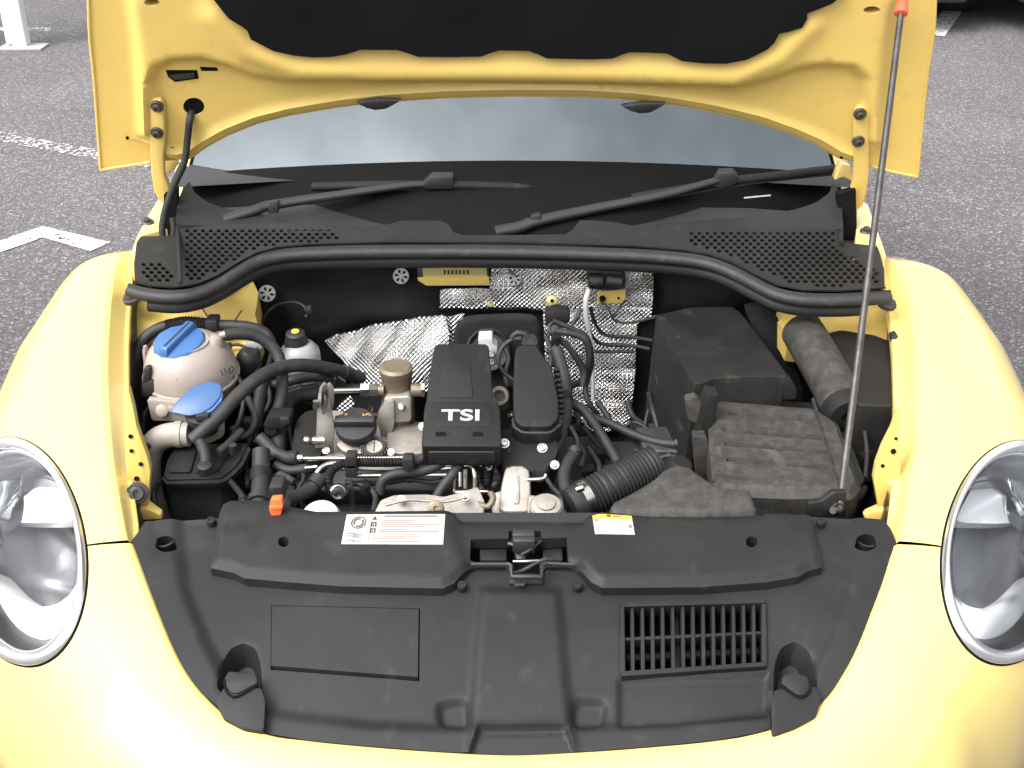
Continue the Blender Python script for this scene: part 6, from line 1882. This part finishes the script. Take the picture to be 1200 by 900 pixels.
for i, (pts, r) in enumerate(LOOM):
    w = ptube("wire", pts, r, "rubber" if i % 3 else "dark_plastic", car, seg=8, corr=(.0006, .0036) if i % 4 == 1 else None)
    if i % 2 == 0:
        k = len(pts) // 2
        a, b = Vector(P(*pts[k][:2], Y=pts[k][2])), Vector(P(*pts[k - 1][:2], Y=pts[k - 1][2]))
        d = (b - a).normalized()
        tube("wire_tape", [a - d * 0.004, a + d * 0.004], r * 1.35, "dark_plastic", w, seg=10)
PLUGS = [(287, 500, .40, 10, 12, .2), (343, 548, .33, 11, 9, -.1), (338, 582, .22, 10, 10, .1), (428, 575, .23, 9, 10, .3), (582, 566, .25, 8, 10, .1), (676, 508, .44, 11, 10, -.2), (704, 536, .40, 13, 10, .2), (746, 506, .50, 14, 9, .1),
         (758, 530, .43, 12, 10, -.2), (598, 456, .47, 9, 8, .2), (652, 400, .57, 10, 10, .3), (272, 470, .44, 12, 10, .3), (300, 452, .48, 11, 10, 0), (690, 556, .34, 14, 9, -.3)]
for (cx, cy, Y, w, h, a) in PLUGS:
    q = [(-w, -h), (w, -h), (w, h), (-w, h)]
    ca, sa_ = math.cos(a), math.sin(a)
    pts = [(cx + (x * ca - y * sa_) * 0.55, cy + (x * sa_ + y * ca) * 0.55) for x, y in q]
    pg = front("wire_plug", rnd(pts, .18), Y, 0.018, "dark_plastic" if cx % 2 else "black_plastic", bev=0.0025)
    pts2 = [(cx + (x * ca - y * sa_) * 0.28, cy + (x * sa_ + y * ca) * 0.2 - h * 0.3) for x, y in q]
    front("plug_latch", pts2, Y - 0.0035, 0.004, "black_plastic", pg, bev=0.0008)
for (cx, cy, Y, r) in ((495, 500, .33, .0045), (458, 530, .30, .0042), (382, 528, .30, .0042), (380, 485, .33, .004), (573, 547, .27, .0045), (650, 545, .26, .005), (612, 515, .31, .0035), (646, 512, .32, .0035), (470, 585, .17, .004), (545, 583, .17, .004)):
    bolt(P(cx, cy, Y=Y), (0, -0.7, 0.8), r, "steel", car)
for (cx, cy, Y) in ((334, 436, .455), (262, 484, .335), (305, 396, .475), (662, 490, .385), (712, 520, .395)):
    pass
# ================================================================== surroundings
# white fence at the edge of the car park: post with base plate, mesh panel
fp = P(24, 56, Z=0.0)
fence = empty("fence", (fp.x, fp.y, 0), "white metal fence post with wire panel at the car park edge", "fence")
box("post", (fp.x, fp.y + 0.03, 1.0), (0.085, 0.085, 2.0), "white_paint", fence, bev=0.006)
box("post_flange", (fp.x - 0.062, fp.y + 0.02, 1.0), (0.035, 0.05, 1.96), "white_paint", fence, bev=0.004)
box("base_plate", (fp.x + 0.02, fp.y + 0.0, 0.006), (0.26, 0.16, 0.012), "concrete", fence, bev=0.003)
for i in range(14):
    x = fp.x - 0.12 - i * 0.055
    tube("wire", [(x, fp.y + 0.03, 0.10), (x, fp.y + 0.03, 1.9)], 0.009, "white_paint", fence, seg=8, step=0.4)
for z in (0.10, 0.26, 0.42, 0.58, 1.0, 1.4, 1.88):
    tube("rail", [(fp.x - 0.95, fp.y + 0.045, z), (fp.x - 0.05, fp.y + 0.045, z)], 0.010, "white_paint", fence, seg=8, step=0.4)
box("post", (fp.x - 0.98, fp.y + 0.03, 1.0), (0.085, 0.085, 2.0), "white_paint", fence, bev=0.006)

# parked cars beyond
def parked(name, loc, rz, paint, label):
    root = empty(name, loc, label, "car", "cars parked beyond")
    M = Matrix.Translation(loc) @ Matrix.Rotation(rz, 4, 'Z')
    def T(vs_):
        return [M @ Vector(v) for v in vs_]
    # body: sections along the length, from nose (y = 0) to tail (y = 4.2)
    secs = [(0.0, 0.62, 0.28, 0.62), (0.06, 0.74, 0.22, 0.72), (0.35, 0.84, 0.20, 0.86), (1.0, 0.87, 0.19, 0.95), (1.9, 0.88, 0.19, 0.98), (3.2, 0.88, 0.19, 1.0), (3.9, 0.84, 0.22, 0.98), (4.15, 0.74, 0.26, 0.86), (4.2, 0.65, 0.3, 0.7)]
    rows = []
    for y, w, zb, zt in secs:
        rows.append(T([(-w * 0.9, y, zb), (-w, y, zb + 0.12), (-w, y, zt - 0.22), (-w * 0.94, y, zt - 0.06), (-w * 0.7, y, zt), (0, y, zt + 0.02), (w * 0.7, y, zt), (w * 0.94, y, zt - 0.06), (w, y, zt - 0.22), (w, y, zb + 0.12), (w * 0.9, y, zb), (0, y, zb), (-w * 0.9, y, zb)]))
    n = len(rows[0])
    vv = [v for r in rows for v in r]
    ff = [(i * n + j, (i + 1) * n + j, (i + 1) * n + j + 1, i * n + j + 1) for i in range(len(rows) - 1) for j in range(n - 1)]
    ff += [tuple(range(n - 1)), tuple(range((len(rows) - 1) * n, len(rows) * n - 1))]
    mesh_obj("body", vv, ff, paint, root, angle=50)
    rows = []
    for y, w, zt in ((1.05, 0.74, 0.95), (1.7, 0.66, 1.38), (2.2, 0.65, 1.46), (3.1, 0.64, 1.44), (3.8, 0.68, 1.02)):
        rows.append(T([(-0.78, y, 0.94), (-w, y, zt - 0.04), (-w * 0.8, y, zt), (w * 0.8, y, zt), (w, y, zt - 0.04), (0.78, y, 0.94)]))
    n = 6
    vv = [v for r in rows for v in r]
    ff = [(i * n + j, (i + 1) * n + j, (i + 1) * n + j + 1, i * n + j + 1) for i in range(len(rows) - 1) for j in range(n - 1)]
    mesh_obj("cabin", vv, ff, "lamp_dark", root, angle=50)
    roofr = [T([(-0.56, y, z), (0, y, z + 0.012), (0.56, y, z)]) for y, z in ((1.75, 1.40), (2.2, 1.475), (3.05, 1.455), (3.2, 1.42))]
    vv = [v for r in roofr for v in r]
    mesh_obj("roof", vv, [(i * 3 + j, (i + 1) * 3 + j, (i + 1) * 3 + j + 1, i * 3 + j + 1) for i in range(3) for j in range(2)], paint, root)
    for sx in (-1, 1):
        for wy in (0.78, 3.4):
            c = M @ Vector((sx * 0.68, wy, 0.31))
            axd = (M.to_3x3() @ Vector((sx, 0, 0)))
            w = lathe("wheel", c, axd, [(0.2, 0.0), (0.29, 0.0), (0.31, 0.02), (0.31, 0.19), (0.29, 0.21), (0.2, 0.205)], "tyre", root, seg=32)
            lathe("rim", c, axd, [(0.205, 0.03), (0.205, 0.2), (0.18, 0.185), (0.05, 0.17), (0.001, 0.17)], "reflector", w, seg=24)
        lm = [(sx * 0.46, -0.006, 0.58), (sx * 0.66, 0.035, 0.60), (sx * 0.68, 0.05, 0.70), (sx * 0.46, 0.0, 0.68)]
        prism("headlight", T(lm), M.to_3x3() @ Vector((0, -0.02, 0)), "lamp_white", root, bev=0.005)
    box("bumper", M @ Vector((0, 0.0, 0.26)), (1.3, 0.10, 0.12), "dark_plastic", root, bev=0.02, basis=M.to_3x3())
    box("number_plate", M @ Vector((0, -0.055, 0.40)), (0.5, 0.012, 0.11), "label_white", root, bev=0.002, basis=M.to_3x3())
    return root
pk = P(1134, 3, Z=0.20)
parked("parked_car", (pk.x - 0.66, pk.y + 0.05, 0), R(-3), "car_black_paint", "dark car parked on the white line beyond the bonnet")
pk2 = P(1192, 5, Z=0.20)
parked("parked_car", (pk2.x + 0.68, pk2.y + 0.05, 0), R(-3), "car_white_paint", "white car parked beside the dark one")
